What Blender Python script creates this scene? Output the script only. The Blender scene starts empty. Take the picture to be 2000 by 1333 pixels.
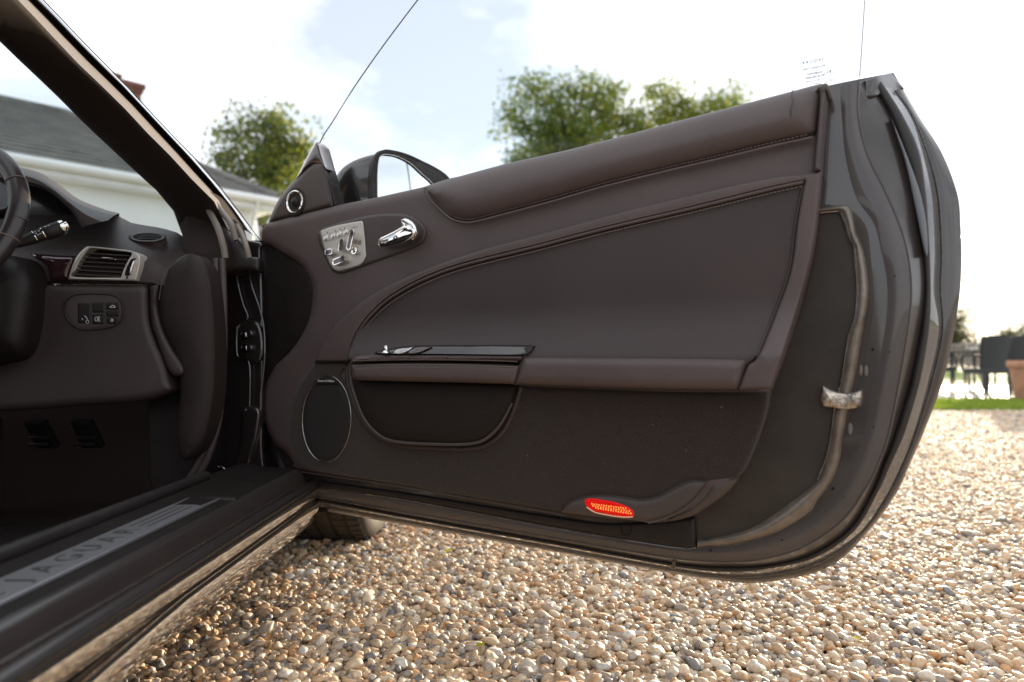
import bpy, math, random
import numpy as np
from mathutils import Vector, Matrix
from mathutils.geometry import delaunay_2d_cdt

random.seed(7)
rng = np.random.default_rng(11)
SC = bpy.context.scene
COL = SC.collection

# ------------------------------------------------------------------ camera
CAM_H = 0.63
FPX = 1333.3                      # 24 mm lens on a 2000 px wide frame
PITCH = math.atan(33.5 / FPX)
cam_data = bpy.data.cameras.new("camera")
cam = bpy.data.objects.new("camera", cam_data)
COL.objects.link(cam)
cam_data.sensor_width = 36
cam_data.lens = 24
cam_data.clip_start = 0.02
cam_data.clip_end = 3000
cam.location = (0, 0, CAM_H)
cam.rotation_euler = (math.pi / 2 + PITCH, 0, 0)
cam_data.dof.use_dof = True
cam_data.dof.focus_distance = 1.42
cam_data.dof.aperture_fstop = 2.5
SC.camera = cam

# ------------------------------------------------------------------ sky, sun, exposure
SUN_EL = math.radians(8.5)
SUN_AZ = math.radians(33.4)       # to the right of straight ahead (+Y)
world = bpy.data.worlds.new("World")
SC.world = world
world.use_nodes = True
wt = world.node_tree
wt.nodes.clear()
wout = wt.nodes.new("ShaderNodeOutputWorld")
wbg = wt.nodes.new("ShaderNodeBackground")
wbg.inputs["Strength"].default_value = 0.10
sky = wt.nodes.new("ShaderNodeTexSky")
sky.sky_type = 'NISHITA'
sky.sun_disc = False
sky.sun_elevation = SUN_EL
sky.sun_rotation = SUN_AZ
sky.air_density = 0.8
sky.dust_density = 0.3
sky.ozone_density = 1.5
tc = wt.nodes.new("ShaderNodeTexCoord")
mp = wt.nodes.new("ShaderNodeMapping")
mp.inputs["Scale"].default_value = (1.6, 1.6, 3.4)
mp.inputs["Location"].default_value = (0.3, 0.15, 0.2)
nz = wt.nodes.new("ShaderNodeTexNoise")
nz.inputs["Scale"].default_value = 1.7
nz.inputs["Detail"].default_value = 7
nz.inputs["Roughness"].default_value = 0.52
ramp = wt.nodes.new("ShaderNodeValToRGB")
ramp.color_ramp.elements[0].position = 0.38
ramp.color_ramp.elements[0].color = (0.42, 0.42, 0.42, 1)
ramp.color_ramp.elements[1].position = 0.56
ramp.color_ramp.elements[1].color = (1, 1, 1, 1)
mixc = wt.nodes.new("ShaderNodeMixRGB")
mixc.inputs["Color2"].default_value = (7.9, 8.05, 8.3, 1)
wt.links.new(tc.outputs["Generated"], mp.inputs["Vector"])
wt.links.new(mp.outputs["Vector"], nz.inputs["Vector"])
wt.links.new(nz.outputs["Fac"], ramp.inputs["Fac"])
wt.links.new(ramp.outputs["Color"], mixc.inputs["Fac"])
wt.links.new(sky.outputs["Color"], mixc.inputs["Color1"])
wt.links.new(mixc.outputs["Color"], wbg.inputs["Color"])
wt.links.new(wbg.outputs["Background"], wout.inputs["Surface"])

sun_data = bpy.data.lights.new("sun", 'SUN')
sun_data.energy = 5.0
sun_data.angle = math.radians(0.6)
sun_data.color = (1.0, 0.83, 0.60)
sun = bpy.data.objects.new("sun", sun_data)
COL.objects.link(sun)
sdir = Vector((math.sin(SUN_AZ) * math.cos(SUN_EL), math.cos(SUN_AZ) * math.cos(SUN_EL), math.sin(SUN_EL)))
sun.rotation_euler = sdir.to_track_quat('Z', 'Y').to_euler()
sun.location = sdir * 50

SC.view_settings.view_transform = 'Standard'
SC.view_settings.look = 'None'
SC.view_settings.gamma = 1
SC.view_settings.use_curve_mapping = False
SC.view_settings.exposure = 1.0
SC.render.engine = 'CYCLES'
SC.cycles.use_denoising = True
SC.cycles.max_bounces = 8
SC.cycles.transparent_max_bounces = 16

# ------------------------------------------------------------------ materials
MATS = {}

def nodes_of(m):
    m.use_nodes = True
    return m.node_tree

def mat(name, color, rough=0.5, metal=0.0, coat=0.0, spec=0.5, bump=None, vary=None, sheen=0.0, trans=0.0, aniso=0.0):
    """principled material; bump=(scale, strength, distance); vary=(scale, amount)"""
    m = bpy.data.materials.new(name)
    t = nodes_of(m)
    b = t.nodes["Principled BSDF"]
    b.inputs["Base Color"].default_value = (*color, 1)
    b.inputs["Roughness"].default_value = rough
    b.inputs["Metallic"].default_value = metal
    b.inputs["Coat Weight"].default_value = coat
    b.inputs["Coat Roughness"].default_value = 0.04
    b.inputs["Specular IOR Level"].default_value = spec
    b.inputs["Sheen Weight"].default_value = sheen
    b.inputs["Transmission Weight"].default_value = trans
    co = t.nodes.new("ShaderNodeTexCoord")
    if bump:
        for k, bp in enumerate(bump if isinstance(bump, list) else [bump]):
            n = t.nodes.new("ShaderNodeTexNoise")
            n.inputs["Scale"].default_value = bp[0]
            n.inputs["Detail"].default_value = 4
            n.inputs["Roughness"].default_value = 0.6
            t.links.new(co.outputs["Object"], n.inputs["Vector"])
            bn = t.nodes.new("ShaderNodeBump")
            bn.inputs["Strength"].default_value = bp[1]
            bn.inputs["Distance"].default_value = bp[2]
            t.links.new(n.outputs["Fac"], bn.inputs["Height"])
            prev = b.inputs["Normal"].links[0].from_socket if b.inputs["Normal"].is_linked else None
            if prev:
                t.links.new(prev, bn.inputs["Normal"])
            t.links.new(bn.outputs["Normal"], b.inputs["Normal"])
    if vary:
        n = t.nodes.new("ShaderNodeTexNoise")
        n.inputs["Scale"].default_value = vary[0]
        n.inputs["Detail"].default_value = 6
        n.inputs["Roughness"].default_value = 0.65
        t.links.new(co.outputs["Object"], n.inputs["Vector"])
        r = t.nodes.new("ShaderNodeValToRGB")
        r.color_ramp.elements[0].position = 0.3
        r.color_ramp.elements[1].position = 0.7
        a = vary[1]
        r.color_ramp.elements[0].color = (*[max(0, c * (1 - a)) for c in color], 1)
        r.color_ramp.elements[1].color = (*[min(1, c * (1 + a)) for c in color], 1)
        t.links.new(n.outputs["Fac"], r.inputs["Fac"])
        t.links.new(r.outputs["Color"], b.inputs["Base Color"])
        rr = t.nodes.new("ShaderNodeMapRange")
        rr.inputs["To Min"].default_value = max(0.02, rough * 0.82)
        rr.inputs["To Max"].default_value = min(1, rough * 1.18)
        t.links.new(n.outputs["Fac"], rr.inputs["Value"])
        t.links.new(rr.outputs["Result"], b.inputs["Roughness"])
    MATS[name] = m
    return m

def mat_thin_glass(name, tint, reflect=1.0, dust=0.0):
    m = bpy.data.materials.new(name)
    t = nodes_of(m)
    t.nodes.clear()
    out = t.nodes.new("ShaderNodeOutputMaterial")
    tr = t.nodes.new("ShaderNodeBsdfTransparent")
    tr.inputs["Color"].default_value = (*tint, 1)
    gl = t.nodes.new("ShaderNodeBsdfGlossy")
    gl.inputs["Roughness"].default_value = 0.0
    fr = t.nodes.new("ShaderNodeLayerWeight")
    fr.inputs["Blend"].default_value = 0.5
    pw = t.nodes.new("ShaderNodeMath")
    pw.operation = 'POWER'
    pw.inputs[1].default_value = 5.0
    t.links.new(fr.outputs["Facing"], pw.inputs[0])
    mu = t.nodes.new("ShaderNodeMath")
    mu.operation = 'MULTIPLY_ADD'
    mu.inputs[1].default_value = 0.9 * reflect
    mu.inputs[2].default_value = 0.05 * reflect
    mx = t.nodes.new("ShaderNodeMixShader")
    t.links.new(pw.outputs["Value"], mu.inputs[0])
    t.links.new(mu.outputs["Value"], mx.inputs["Fac"])
    t.links.new(tr.outputs["BSDF"], mx.inputs[1])
    t.links.new(gl.outputs["BSDF"], mx.inputs[2])
    last = mx
    if dust > 0:
        co = t.nodes.new("ShaderNodeTexCoord")
        vo = t.nodes.new("ShaderNodeTexVoronoi")
        vo.inputs["Scale"].default_value = 380
        n = t.nodes.new("ShaderNodeTexNoise")
        n.inputs["Scale"].default_value = 5
        n.inputs["Detail"].default_value = 3
        t.links.new(co.outputs["Object"], vo.inputs["Vector"])
        t.links.new(co.outputs["Object"], n.inputs["Vector"])
        lt = t.nodes.new("ShaderNodeMath")
        lt.operation = 'LESS_THAN'
        lt.inputs[1].default_value = 0.10
        t.links.new(vo.outputs["Distance"], lt.inputs[0])
        gt = t.nodes.new("ShaderNodeMath")
        gt.operation = 'GREATER_THAN'
        gt.inputs[1].default_value = 0.55
        t.links.new(n.outputs["Fac"], gt.inputs[0])
        mm = t.nodes.new("ShaderNodeMath")
        mm.operation = 'MULTIPLY'
        t.links.new(lt.outputs["Value"], mm.inputs[0])
        t.links.new(gt.outputs["Value"], mm.inputs[1])
        m2 = t.nodes.new("ShaderNodeMath")
        m2.operation = 'MULTIPLY'
        m2.inputs[1].default_value = dust
        t.links.new(mm.outputs["Value"], m2.inputs[0])
        df = t.nodes.new("ShaderNodeBsdfTranslucent")
        df.inputs["Color"].default_value = (0.8, 0.8, 0.75, 1)
        mx2 = t.nodes.new("ShaderNodeMixShader")
        t.links.new(m2.outputs["Value"], mx2.inputs["Fac"])
        t.links.new(mx.outputs["Shader"], mx2.inputs[1])
        t.links.new(df.outputs["BSDF"], mx2.inputs[2])
        last = mx2
    t.links.new(last.outputs["Shader"], out.inputs["Surface"])
    MATS[name] = m
    return m

LEATHER = mat("leather", (0.082, 0.060, 0.058), 0.50, spec=0.45, bump=[(1100, 0.45, 0.0008), (60, 0.14, 0.002)], vary=(5, 0.13))
LEATHER_DARK = mat("leather_dark", (0.044, 0.031, 0.030), 0.55, spec=0.40, bump=[(1100, 0.45, 0.0008), (40, 0.14, 0.002)], vary=(4, 0.16))
CARPET = mat("carpet", (0.036, 0.027, 0.023), 0.95, spec=0.15, bump=[(900, 0.9, 0.0016)], vary=(420, 0.45), sheen=0.15)
PLASTIC = mat("soft_plastic", (0.062, 0.048, 0.044), 0.48, spec=0.4, bump=(1700, 0.15, 0.0004), vary=(20, 0.08))
PLASTIC_BLACK = mat("black_plastic", (0.016, 0.012, 0.011), 0.50, spec=0.3, bump=(1500, 0.15, 0.0004), vary=(30, 0.2))
BLACK_MATT = mat("matt_black", (0.010, 0.008, 0.008), 0.8, spec=0.2)
PAINT = mat("black_paint", (0.012, 0.009, 0.009), 0.30, coat=1.0, vary=(3, 0.2))
PAINT_DUSTY = mat("dusty_dark_paint", (0.036, 0.030, 0.029), 0.26, coat=0.8, vary=(7, 0.10))
PAINT_DULL = mat("dull_dark_paint", (0.032, 0.026, 0.024), 0.30, coat=0.4, vary=(9, 0.12))
FLANGE = mat("flange_paint", (0.056, 0.047, 0.047), 0.36, coat=0.45, bump=(700, 0.08, 0.0005), vary=(8, 0.10))
SEALANT = mat("sealed_edge", (0.06, 0.052, 0.048), 0.20, coat=0.9, spec=0.8, bump=[(260, 1.0, 0.006), (900, 0.8, 0.002)], vary=(40, 0.3))
RUBBER = mat("rubber", (0.018, 0.015, 0.014), 0.45, spec=0.45, bump=(400, 0.1, 0.001), vary=(40, 0.25))
CHROME = mat("chrome", (0.75, 0.74, 0.73), 0.06, metal=1.0)
CHROME_DARK = mat("dark_chrome", (0.42, 0.40, 0.40), 0.16, metal=1.0, vary=(60, 0.2))
SILVER = mat("satin_silver", (0.50, 0.47, 0.43), 0.40, metal=0.35, bump=(1800, 0.08, 0.0003))
ALU = mat("brushed_aluminium", (0.40, 0.40, 0.42), 0.36, metal=0.8, bump=(1200, 0.08, 0.0003))
FILM = mat("water_shield_film", (0.13, 0.105, 0.085), 0.22, coat=0.3, spec=0.7, bump=[(45, 0.5, 0.004), (300, 0.25, 0.001)], vary=(30, 0.35))
RUSTY = mat("worn_metal", (0.50, 0.44, 0.38), 0.28, metal=0.85, bump=[(120, 0.8, 0.004)], vary=(60, 0.7))
STITCH = mat("stitch_thread", (0.15, 0.115, 0.11), 0.8, spec=0.2)
STITCH_LIGHT = mat("pale_thread", (0.20, 0.15, 0.13), 0.8, spec=0.2)
MIRROR = mat("mirror_surface", (0.80, 0.83, 0.84), 0.0, metal=1.0)
PIANO = mat("dark_veneer", (0.030, 0.010, 0.014), 0.12, coat=1.0, vary=(18, 0.5))
PLUG = mat("pale_plug", (0.14, 0.12, 0.11), 0.55)
WHITE_MARK = mat("white_print", (0.55, 0.55, 0.55), 0.5)
DARK_MARK = mat("dark_print", (0.02, 0.02, 0.03), 0.5)
PILLAR_CLOTH = mat("pillar_cloth", (0.026, 0.018, 0.015), 0.85, spec=0.2, bump=(900, 0.4, 0.001), vary=(200, 0.15))
SILLMAT = mat("sill_plastic", (0.014, 0.011, 0.010), 0.55, spec=0.14, bump=(1200, 0.2, 0.0005), vary=(20, 0.25))
PAD = mat("kick_pad", (0.024, 0.017, 0.015), 0.6, spec=0.25, bump=(900, 0.2, 0.0006), vary=(12, 0.15))
GLASS = mat_thin_glass("door_glass", (0.975, 0.99, 0.995), 0.22, dust=0.35)
SCREEN = mat_thin_glass("windscreen_glass", (0.80, 0.87, 0.88), 1.0, dust=0.35)
GLASS_EDGE = mat("glass_edge", (0.05, 0.09, 0.12), 0.15, spec=0.6)
TYRE = mat("tyre_rubber", (0.050, 0.039, 0.029), 0.75, spec=0.3, bump=(200, 0.3, 0.002), vary=(25, 0.35))
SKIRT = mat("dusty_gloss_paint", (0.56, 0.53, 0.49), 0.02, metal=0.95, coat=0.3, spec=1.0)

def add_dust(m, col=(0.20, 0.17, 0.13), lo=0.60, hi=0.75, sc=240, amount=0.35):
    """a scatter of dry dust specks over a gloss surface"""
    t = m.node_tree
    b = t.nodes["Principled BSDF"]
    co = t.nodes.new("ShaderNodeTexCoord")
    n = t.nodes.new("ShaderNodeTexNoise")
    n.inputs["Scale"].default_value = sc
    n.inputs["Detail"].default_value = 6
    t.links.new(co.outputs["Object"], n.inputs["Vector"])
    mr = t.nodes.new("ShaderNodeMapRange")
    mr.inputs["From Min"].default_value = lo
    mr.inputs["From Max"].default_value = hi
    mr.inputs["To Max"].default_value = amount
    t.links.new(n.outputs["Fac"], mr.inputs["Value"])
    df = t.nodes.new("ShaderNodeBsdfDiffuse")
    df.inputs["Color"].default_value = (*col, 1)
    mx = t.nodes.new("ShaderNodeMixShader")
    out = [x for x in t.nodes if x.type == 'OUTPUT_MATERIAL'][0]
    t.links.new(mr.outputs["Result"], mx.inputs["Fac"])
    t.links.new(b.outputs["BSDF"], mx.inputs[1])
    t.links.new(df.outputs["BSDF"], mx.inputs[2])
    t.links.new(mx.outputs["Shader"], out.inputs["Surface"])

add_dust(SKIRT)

# ------------------------------------------------------------------ object helpers
def tag(o, label=None, cat=None, group=None, kind=None):
    if label: o["label"] = label
    if cat: o["category"] = cat
    if group: o["group"] = group
    if kind: o["kind"] = kind
    return o

def empty(name, loc, label=None, cat=None, group=None):
    o = bpy.data.objects.new(name, None)
    o.location = loc
    o.empty_display_size = 0.1
    COL.objects.link(o)
    return tag(o, label, cat, group)

def attach(o, parent):
    if parent is not None:
        o.parent = parent
        if parent.type == 'EMPTY' and parent.parent is None:
            o.matrix_parent_inverse = Matrix.Translation(parent.location).inverted()
    return o

def mk(name, verts, faces, material, parent=None, smooth=True, sharp=38, mats=None, fmat=None):
    me = bpy.data.meshes.new(name)
    me.from_pydata([tuple(map(float, v)) for v in verts], [], [tuple(int(i) for i in f) for f in faces])
    for m in (mats or [material]):
        me.materials.append(m)
    if fmat is not None:
        me.polygons.foreach_set("material_index", np.asarray(fmat, dtype=np.int32))
    if smooth:
        me.polygons.foreach_set("use_smooth", np.ones(len(me.polygons), dtype=bool))
        me.set_sharp_from_angle(angle=math.radians(sharp))
    me.update()
    o = bpy.data.objects.new(name, me)
    COL.objects.link(o)
    attach(o, parent)
    return o

def join(parts):
    """join (verts, faces) lists"""
    V, F, n = [], [], 0
    for v, f in parts:
        V.extend(v)
        F.extend([tuple(i + n for i in q) for q in f])
        n += len(v)
    return V, F

# ------------------------------------------------------------------ geometry helpers
CP, SP = math.cos(PITCH), math.sin(PITCH)
CAMP = np.array([0, 0, CAM_H])

def ray(px, py):
    px = np.asarray(px, float); py = np.asarray(py, float)
    x = (px - 1000) / FPX
    z = -(py - 666.5) / FPX
    return np.stack([x, CP - SP * z, SP + CP * z], -1)

def at_depth(pts, Y):
    """points of the photo's outlines at the distance Y ahead of the camera"""
    p = np.asarray(pts, float)
    d = ray(p[:, 0], p[:, 1])
    Y = np.asarray(Y, float)
    return CAMP + d * (Y / d[:, 1])[:, None]

def at_x(pts, X):
    p = np.asarray(pts, float)
    d = ray(p[:, 0], p[:, 1])
    return CAMP + d * (X / d[:, 0])[:, None]

class Frame:
    def __init__(s, O, U, W):
        s.O = np.array(O, float)
        s.U = np.array(U, float); s.U /= np.linalg.norm(s.U)
        s.W = np.array(W, float); s.W -= s.U * (s.W @ s.U); s.W /= np.linalg.norm(s.W)
        s.N = np.cross(s.U, s.W)
        if s.N @ (CAMP - s.O) < 0:
            s.N = -s.N
    def pt(s, u, w, n=0.0):
        u = np.asarray(u, float)
        return s.O + u[..., None] * s.U + np.asarray(w, float)[..., None] * s.W + (np.zeros_like(u) + n)[..., None] * s.N
    def uw(s, pts, n=0.0):
        p = np.asarray(pts, float)
        d = ray(p[:, 0], p[:, 1])
        k = (n - (CAMP - s.O) @ s.N) / (d @ s.N)
        q = CAMP + d * k[:, None] - s.O
        return np.stack([q @ s.U, q @ s.W], -1)
    def p3(s, pts, n=0.0):
        a = s.uw(pts, n)
        return s.pt(a[:, 0], a[:, 1], n)
    def slide(s, P, n):
        """move points along the sight line until their height over the frame is n"""
        d = P - CAMP
        k = (n - (CAMP - s.O) @ s.N) / (d @ s.N)
        return CAMP + d * k[:, None]

def spline(pts, k=6, closed=False):
    """Catmull-Rom; a point given twice is a corner"""
    P = [np.array(p, float) for p in pts]
    if closed:
        ci = [i for i in range(len(P)) if np.allclose(P[i], P[(i + 1) % len(P)])]
        if ci:
            i = ci[0]
            P = P[i + 1:] + P[:i + 1]
            P.append(P[0])
        else:
            n = len(P)
            out = []
            for i in range(n):
                out += _seg(P[i - 1], P[i], P[(i + 1) % n], P[(i + 2) % n], k)
            return np.array(out)
    runs, cur = [], [P[0]]
    for i in range(1, len(P)):
        if np.allclose(P[i], P[i - 1]):
            if len(cur) > 1:
                runs.append(cur)
            cur = [P[i]]
        else:
            cur.append(P[i])
    if len(cur) > 1:
        runs.append(cur)
    out = []
    for r in runs:
        m = len(r)
        for i in range(m - 1):
            a = r[i - 1] if i else 2 * r[0] - r[1]
            b = r[i + 2] if i + 2 < m else 2 * r[-1] - r[-2]
            out += _seg(a, r[i], r[i + 1], b, k)
    if not closed:
        out.append(runs[-1][-1])
    return np.array(out)

def _seg(a, b, c, d, k):
    o = []
    for j in range(k):
        t = j / k
        o.append(0.5 * (2 * b + (c - a) * t + (2 * a - 5 * b + 4 * c - d) * t * t + (3 * b - a - 3 * c + d) * t ** 3))
    return o

def resample(P, step=None, n=None):
    P = np.asarray(P, float)
    s = np.concatenate([[0], np.cumsum(np.linalg.norm(np.diff(P, axis=0), axis=1))])
    if n is None:
        n = max(2, int(round(s[-1] / step)) + 1)
    t = np.linspace(0, s[-1], n)
    return np.stack([np.interp(t, s, P[:, i]) for i in range(P.shape[1])], -1)

def inside(P, poly):
    x, y = P[:, 0], P[:, 1]
    c = np.zeros(len(P), bool)
    a = poly; b = np.roll(poly, -1, 0)
    for (x1, y1), (x2, y2) in zip(a, b):
        if y1 == y2:
            continue
        m = ((y1 > y) != (y2 > y)) & (x < (x2 - x1) * (y - y1) / (y2 - y1) + x1)
        c ^= m
    return c

def dist_to(P, poly, closed=True):
    a = poly if closed else poly[:-1]
    b = np.roll(poly, -1, 0) if closed else poly[1:]
    best = np.full(len(P), 1e9)
    for p, q in zip(a, b):
        e = q - p
        L = e @ e
        if L < 1e-16:
            continue
        t = np.clip(((P - p) @ e) / L, 0, 1)
        best = np.minimum(best, np.linalg.norm(P - p - t[:, None] * e, axis=1))
    return best

def sstep(a, b, x):
    t = np.clip((x - a) / (b - a), 0, 1)
    return t * t * (3 - 2 * t)

def panel(name, fr, poly, n0, material, parent, bulge=0.0, rad=0.01, res=0.02, nfun=None, skirt=0.02,
          hole=None, k=6, px=True, slide=True, back=False, smooth=True, step=None):
    """a shaped panel: rounded at its rim, raised by bulge, carried back by a skirt"""
    pts = spline(poly, k, True)
    if px:
        pts = fr.uw(pts, n0)
    # even out
    per = np.linalg.norm(np.diff(np.vstack([pts, pts[:1]]), axis=0), axis=1)
    keep = per > 1e-5
    pts = pts[keep]
    def fine(l):
        st = min(res, max(rad * 0.9, 0.0025)) if bulge else res
        o = []
        for p, q in zip(l, np.roll(l, -1, 0)):
            m = max(1, int(math.ceil(np.linalg.norm(q - p) / st)))
            o += [p + (q - p) * t / m for t in range(m)]
        return np.array(o)
    pts = fine(pts)
    hol = None
    if hole is not None:
        hol = spline(hole, k, True)
        if px:
            hol = fr.uw(hol, n0)
        hol = fine(hol[np.linalg.norm(np.diff(np.vstack([hol, hol[:1]]), axis=0), axis=1) > 1e-5])
    loops = [pts] + ([hol] if hol is not None else [])
    area = 0.5 * np.sum(pts[:, 0] * np.roll(pts[:, 1], -1) - np.roll(pts[:, 0], -1) * pts[:, 1])
    cand = []
    lo, hi = pts.min(0), pts.max(0)
    gx = np.arange(lo[0] + res / 2, hi[0], res)
    gy = np.arange(lo[1] + res / 2, hi[1], res)
    if len(gx) and len(gy):
        G = np.stack(np.meshgrid(gx, gy), -1).reshape(-1, 2)
        G = G + (np.arange(len(G)) % 2)[:, None] * np.array([0, res * 0.25])
        cand.append((G, rad * 1.1 if bulge else res * 0.4))
    if bulge:
        for lp in loops:
            tg = np.roll(lp, -1, 0) - np.roll(lp, 1, 0)
            tg /= np.maximum(np.linalg.norm(tg, axis=1), 1e-9)[:, None]
            nr = np.stack([-tg[:, 1], tg[:, 0]], -1) * (1 if area > 0 else -1)
            if lp is not pts:
                la = 0.5 * np.sum(lp[:, 0] * np.roll(lp[:, 1], -1) - np.roll(lp[:, 0], -1) * lp[:, 1])
                nr = -np.stack([-tg[:, 1], tg[:, 0]], -1) * (1 if la > 0 else -1)
            for f in (0.06, 0.2, 0.45, 0.75, 1.0):
                cand.append((lp + nr * rad * f, rad * f * 0.93))
    inner = []
    for C, md in cand:
        ok = inside(C, pts)
        if hol is not None:
            ok &= ~inside(C, hol)
        C = C[ok]
        if len(C) == 0:
            continue
        d = np.min([dist_to(C, lp) for lp in loops], axis=0)
        inner.append(C[d >= md])
    inner = np.vstack(inner) if inner else np.zeros((0, 2))
    nb = [len(l) for l in loops]
    allp = np.vstack(loops + [inner])
    edges, off = [], 0
    for n in nb:
        edges += [(off + i, off + (i + 1) % n) for i in range(n)]
        off += n
    rv, re, rf, ov, oe, of = delaunay_2d_cdt([Vector(p) for p in allp], edges, [], 0, 1e-7)
    V2 = np.array([(v.x, v.y) for v in rv])
    tri = np.array([f for f in rf if len(f) == 3])
    cen = V2[tri].mean(1)
    ok = inside(cen, pts)
    if hol is not None:
        ok &= ~inside(cen, hol)
    tri = tri[ok]
    dd = np.min([dist_to(V2, lp) for lp in loops], axis=0)
    nn = np.full(len(V2), float(n0))
    if bulge:
        t = np.clip(dd / rad, 0, 1)
        nn = nn + bulge * np.sqrt(np.maximum(0, 1 - (1 - t) ** 2))
    if nfun is not None:
        nn = nn + nfun(V2[:, 0], V2[:, 1])
    P3 = fr.pt(V2[:, 0], V2[:, 1], n0)
    if slide:
        P3 = fr.slide(P3, nn)
    else:
        P3 = fr.pt(V2[:, 0], V2[:, 1], nn)
    # orientation to +N
    a = P3[tri[0, 1]] - P3[tri[0, 0]]; b = P3[tri[0, 2]] - P3[tri[0, 0]]
    flip = np.cross(a, b) @ fr.N < 0
    F = [(t[0], t[2], t[1]) if flip else tuple(t) for t in tri]
    V = list(P3)
    cnt = {}
    for f in F:
        for i in range(3):
            e = (f[i], f[(i + 1) % 3])
            cnt[e] = 1
    bd = [e for e in cnt if (e[1], e[0]) not in cnt]
    base = {}
    if skirt:
        for e in bd:
            for i in e:
                if i not in base:
                    base[i] = len(V)
                    V.append(P3[i] - fr.N * skirt)
        for i, j in bd:
            F.append((j, i, base[i], base[j]))
        if back:
            m = {i: base[i] for i in base}
            for f in list(F):
                if len(f) == 3:
                    q = []
                    for i in f:
                        if i not in m:
                            m[i] = len(V)
                            V.append(P3[i] - fr.N * (skirt + nn[i] - n0))
                        q.append(m[i])
                    F.append((q[2], q[1], q[0]))
    return mk(name, V, F, material, parent, smooth)

def tube_geo(P, r, seg=8, cap=True, flat=1.0):
    P = np.asarray(P, float)
    n = len(P)
    R = np.full(n, r) if np.isscalar(r) else np.asarray(r, float)
    T = np.gradient(P, axis=0)
    T /= np.maximum(np.linalg.norm(T, axis=1), 1e-12)[:, None]
    a = np.array([0, 0, 1.0]) if abs(T[0][2]) < 0.9 else np.array([1.0, 0, 0])
    V, F = [], []
    nrm = np.cross(T[0], a); nrm /= np.linalg.norm(nrm)
    for i in range(n):
        nrm = nrm - T[i] * (nrm @ T[i])
        nrm /= max(np.linalg.norm(nrm), 1e-12)
        bi = np.cross(T[i], nrm)
        for j in range(seg):
            an = 2 * math.pi * j / seg
            V.append(P[i] + R[i] * (math.cos(an) * nrm + math.sin(an) * bi * flat))
    for i in range(n - 1):
        for j in range(seg):
            F.append((i * seg + j, i * seg + (j + 1) % seg, (i + 1) * seg + (j + 1) % seg, (i + 1) * seg + j))
    if cap:
        F.append(tuple(reversed(range(seg))))
        F.append(tuple((n - 1) * seg + j for j in range(seg)))
    return V, F

def tube(name, P, r, material, parent, seg=8, k=0, closed=False, flat=1.0):
    P = np.asarray(P, float)
    if k:
        P = spline(P, k, closed)
    if closed:
        P = np.vstack([P, P[:1]])
    V, F = tube_geo(P, r, seg, not closed, flat)
    return mk(name, V, F, material, parent, sharp=50)

def loft(name, curves, material, parent, flip=False, closed=False, smooth=True, sharp=38):
    n = len(curves[0])
    V = [p for c in curves for p in c]
    F = []
    m = len(curves)
    for i in range(m if closed else m - 1):
        a, b = i * n, ((i + 1) % m) * n
        for j in range(n - 1):
            q = (a + j, a + j + 1, b + j + 1, b + j)
            F.append(q[::-1] if flip else q)
    return mk(name, V, F, material, parent, smooth, sharp)

def box_geo(c, size, ax=None, bev=0.0):
    """bevelled box; ax = 3 axis rows"""
    c = np.array(c, float)
    A = np.eye(3) if ax is None else np.array(ax, float)
    h = np.array(size, float) / 2
    b = min(bev, 0.45 * min(size)) if bev else 0
    if not b:
        V = [c + (np.array([x, y, z]) * h) @ A for x in (-1, 1) for y in (-1, 1) for z in (-1, 1)]
        F = [(0, 1, 3, 2), (4, 6, 7, 5), (0, 4, 5, 1), (2, 3, 7, 6), (0, 2, 6, 4), (1, 5, 7, 3)]
        return V, F
    V = []
    idx = {}
    for sx in (-1, 1):
        for sy in (-1, 1):
            for sz in (-1, 1):
                s = np.array([sx, sy, sz])
                for a in range(3):
                    q = s * (h - b)
                    q[a] = s[a] * h[a]
                    idx[(sx, sy, sz, a)] = len(V)
                    V.append(c + q @ A)
    F = []
    for a in range(3):
        o = [i for i in range(3) if i != a]
        for s in (-1, 1):
            q = []
            for t in ((-1, -1), (1, -1), (1, 1), (-1, 1)):
                v = [0, 0, 0]
                v[a] = s; v[o[0]], v[o[1]] = t
                q.append(idx[(*v, a)])
            F.append(tuple(q))
    for a in range(3):
        o = [i for i in range(3) if i != a]
        for s in (-1, 1):
            for t in (-1, 1):
                q = []
                for e, f in ((-1, o[0]), (1, o[0]), (1, o[1]), (-1, o[1])):
                    v = [0, 0, 0]
                    v[a] = e; v[o[0]] = s; v[o[1]] = t
                    q.append(idx[(*v, f)])
                F.append(tuple(q))
    for sx in (-1, 1):
        for sy in (-1, 1):
            for sz in (-1, 1):
                F.append(tuple(idx[(sx, sy, sz, a)] for a in range(3)))
    # consistent outward normals
    G = []
    for f in F:
        p = [V[i] for i in f]
        nn = np.cross(p[1] - p[0], p[2] - p[0])
        G.append(f if nn @ (np.mean(p, 0) - c) > 0 else f[::-1])
    return V, G

def box(name, c, size, material, parent, ax=None, bev=0.0, smooth=False):
    V, F = box_geo(c, size, ax, bev)
    return mk(name, V, F, material, parent, smooth)

def lathe_geo(prof, c, axis, seg=32):
    """prof: (radius, height) pairs about an axis through c"""
    c = np.array(c, float)
    ax = np.array(axis, float); ax /= np.linalg.norm(ax)
    a = np.array([0, 0, 1.0]) if abs(ax[2]) < 0.9 else np.array([1.0, 0, 0])
    e1 = np.cross(a, ax); e1 /= np.linalg.norm(e1)
    e2 = np.cross(ax, e1)
    V, F = [], []
    for r, h in prof:
        for j in range(seg):
            t = 2 * math.pi * j / seg
            V.append(c + ax * h + r * (math.cos(t) * e1 + math.sin(t) * e2))
    for i in range(len(prof) - 1):
        for j in range(seg):
            F.append((i * seg + j, i * seg + (j + 1) % seg, (i + 1) * seg + (j + 1) % seg, (i + 1) * seg + j))
    return V, F

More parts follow.
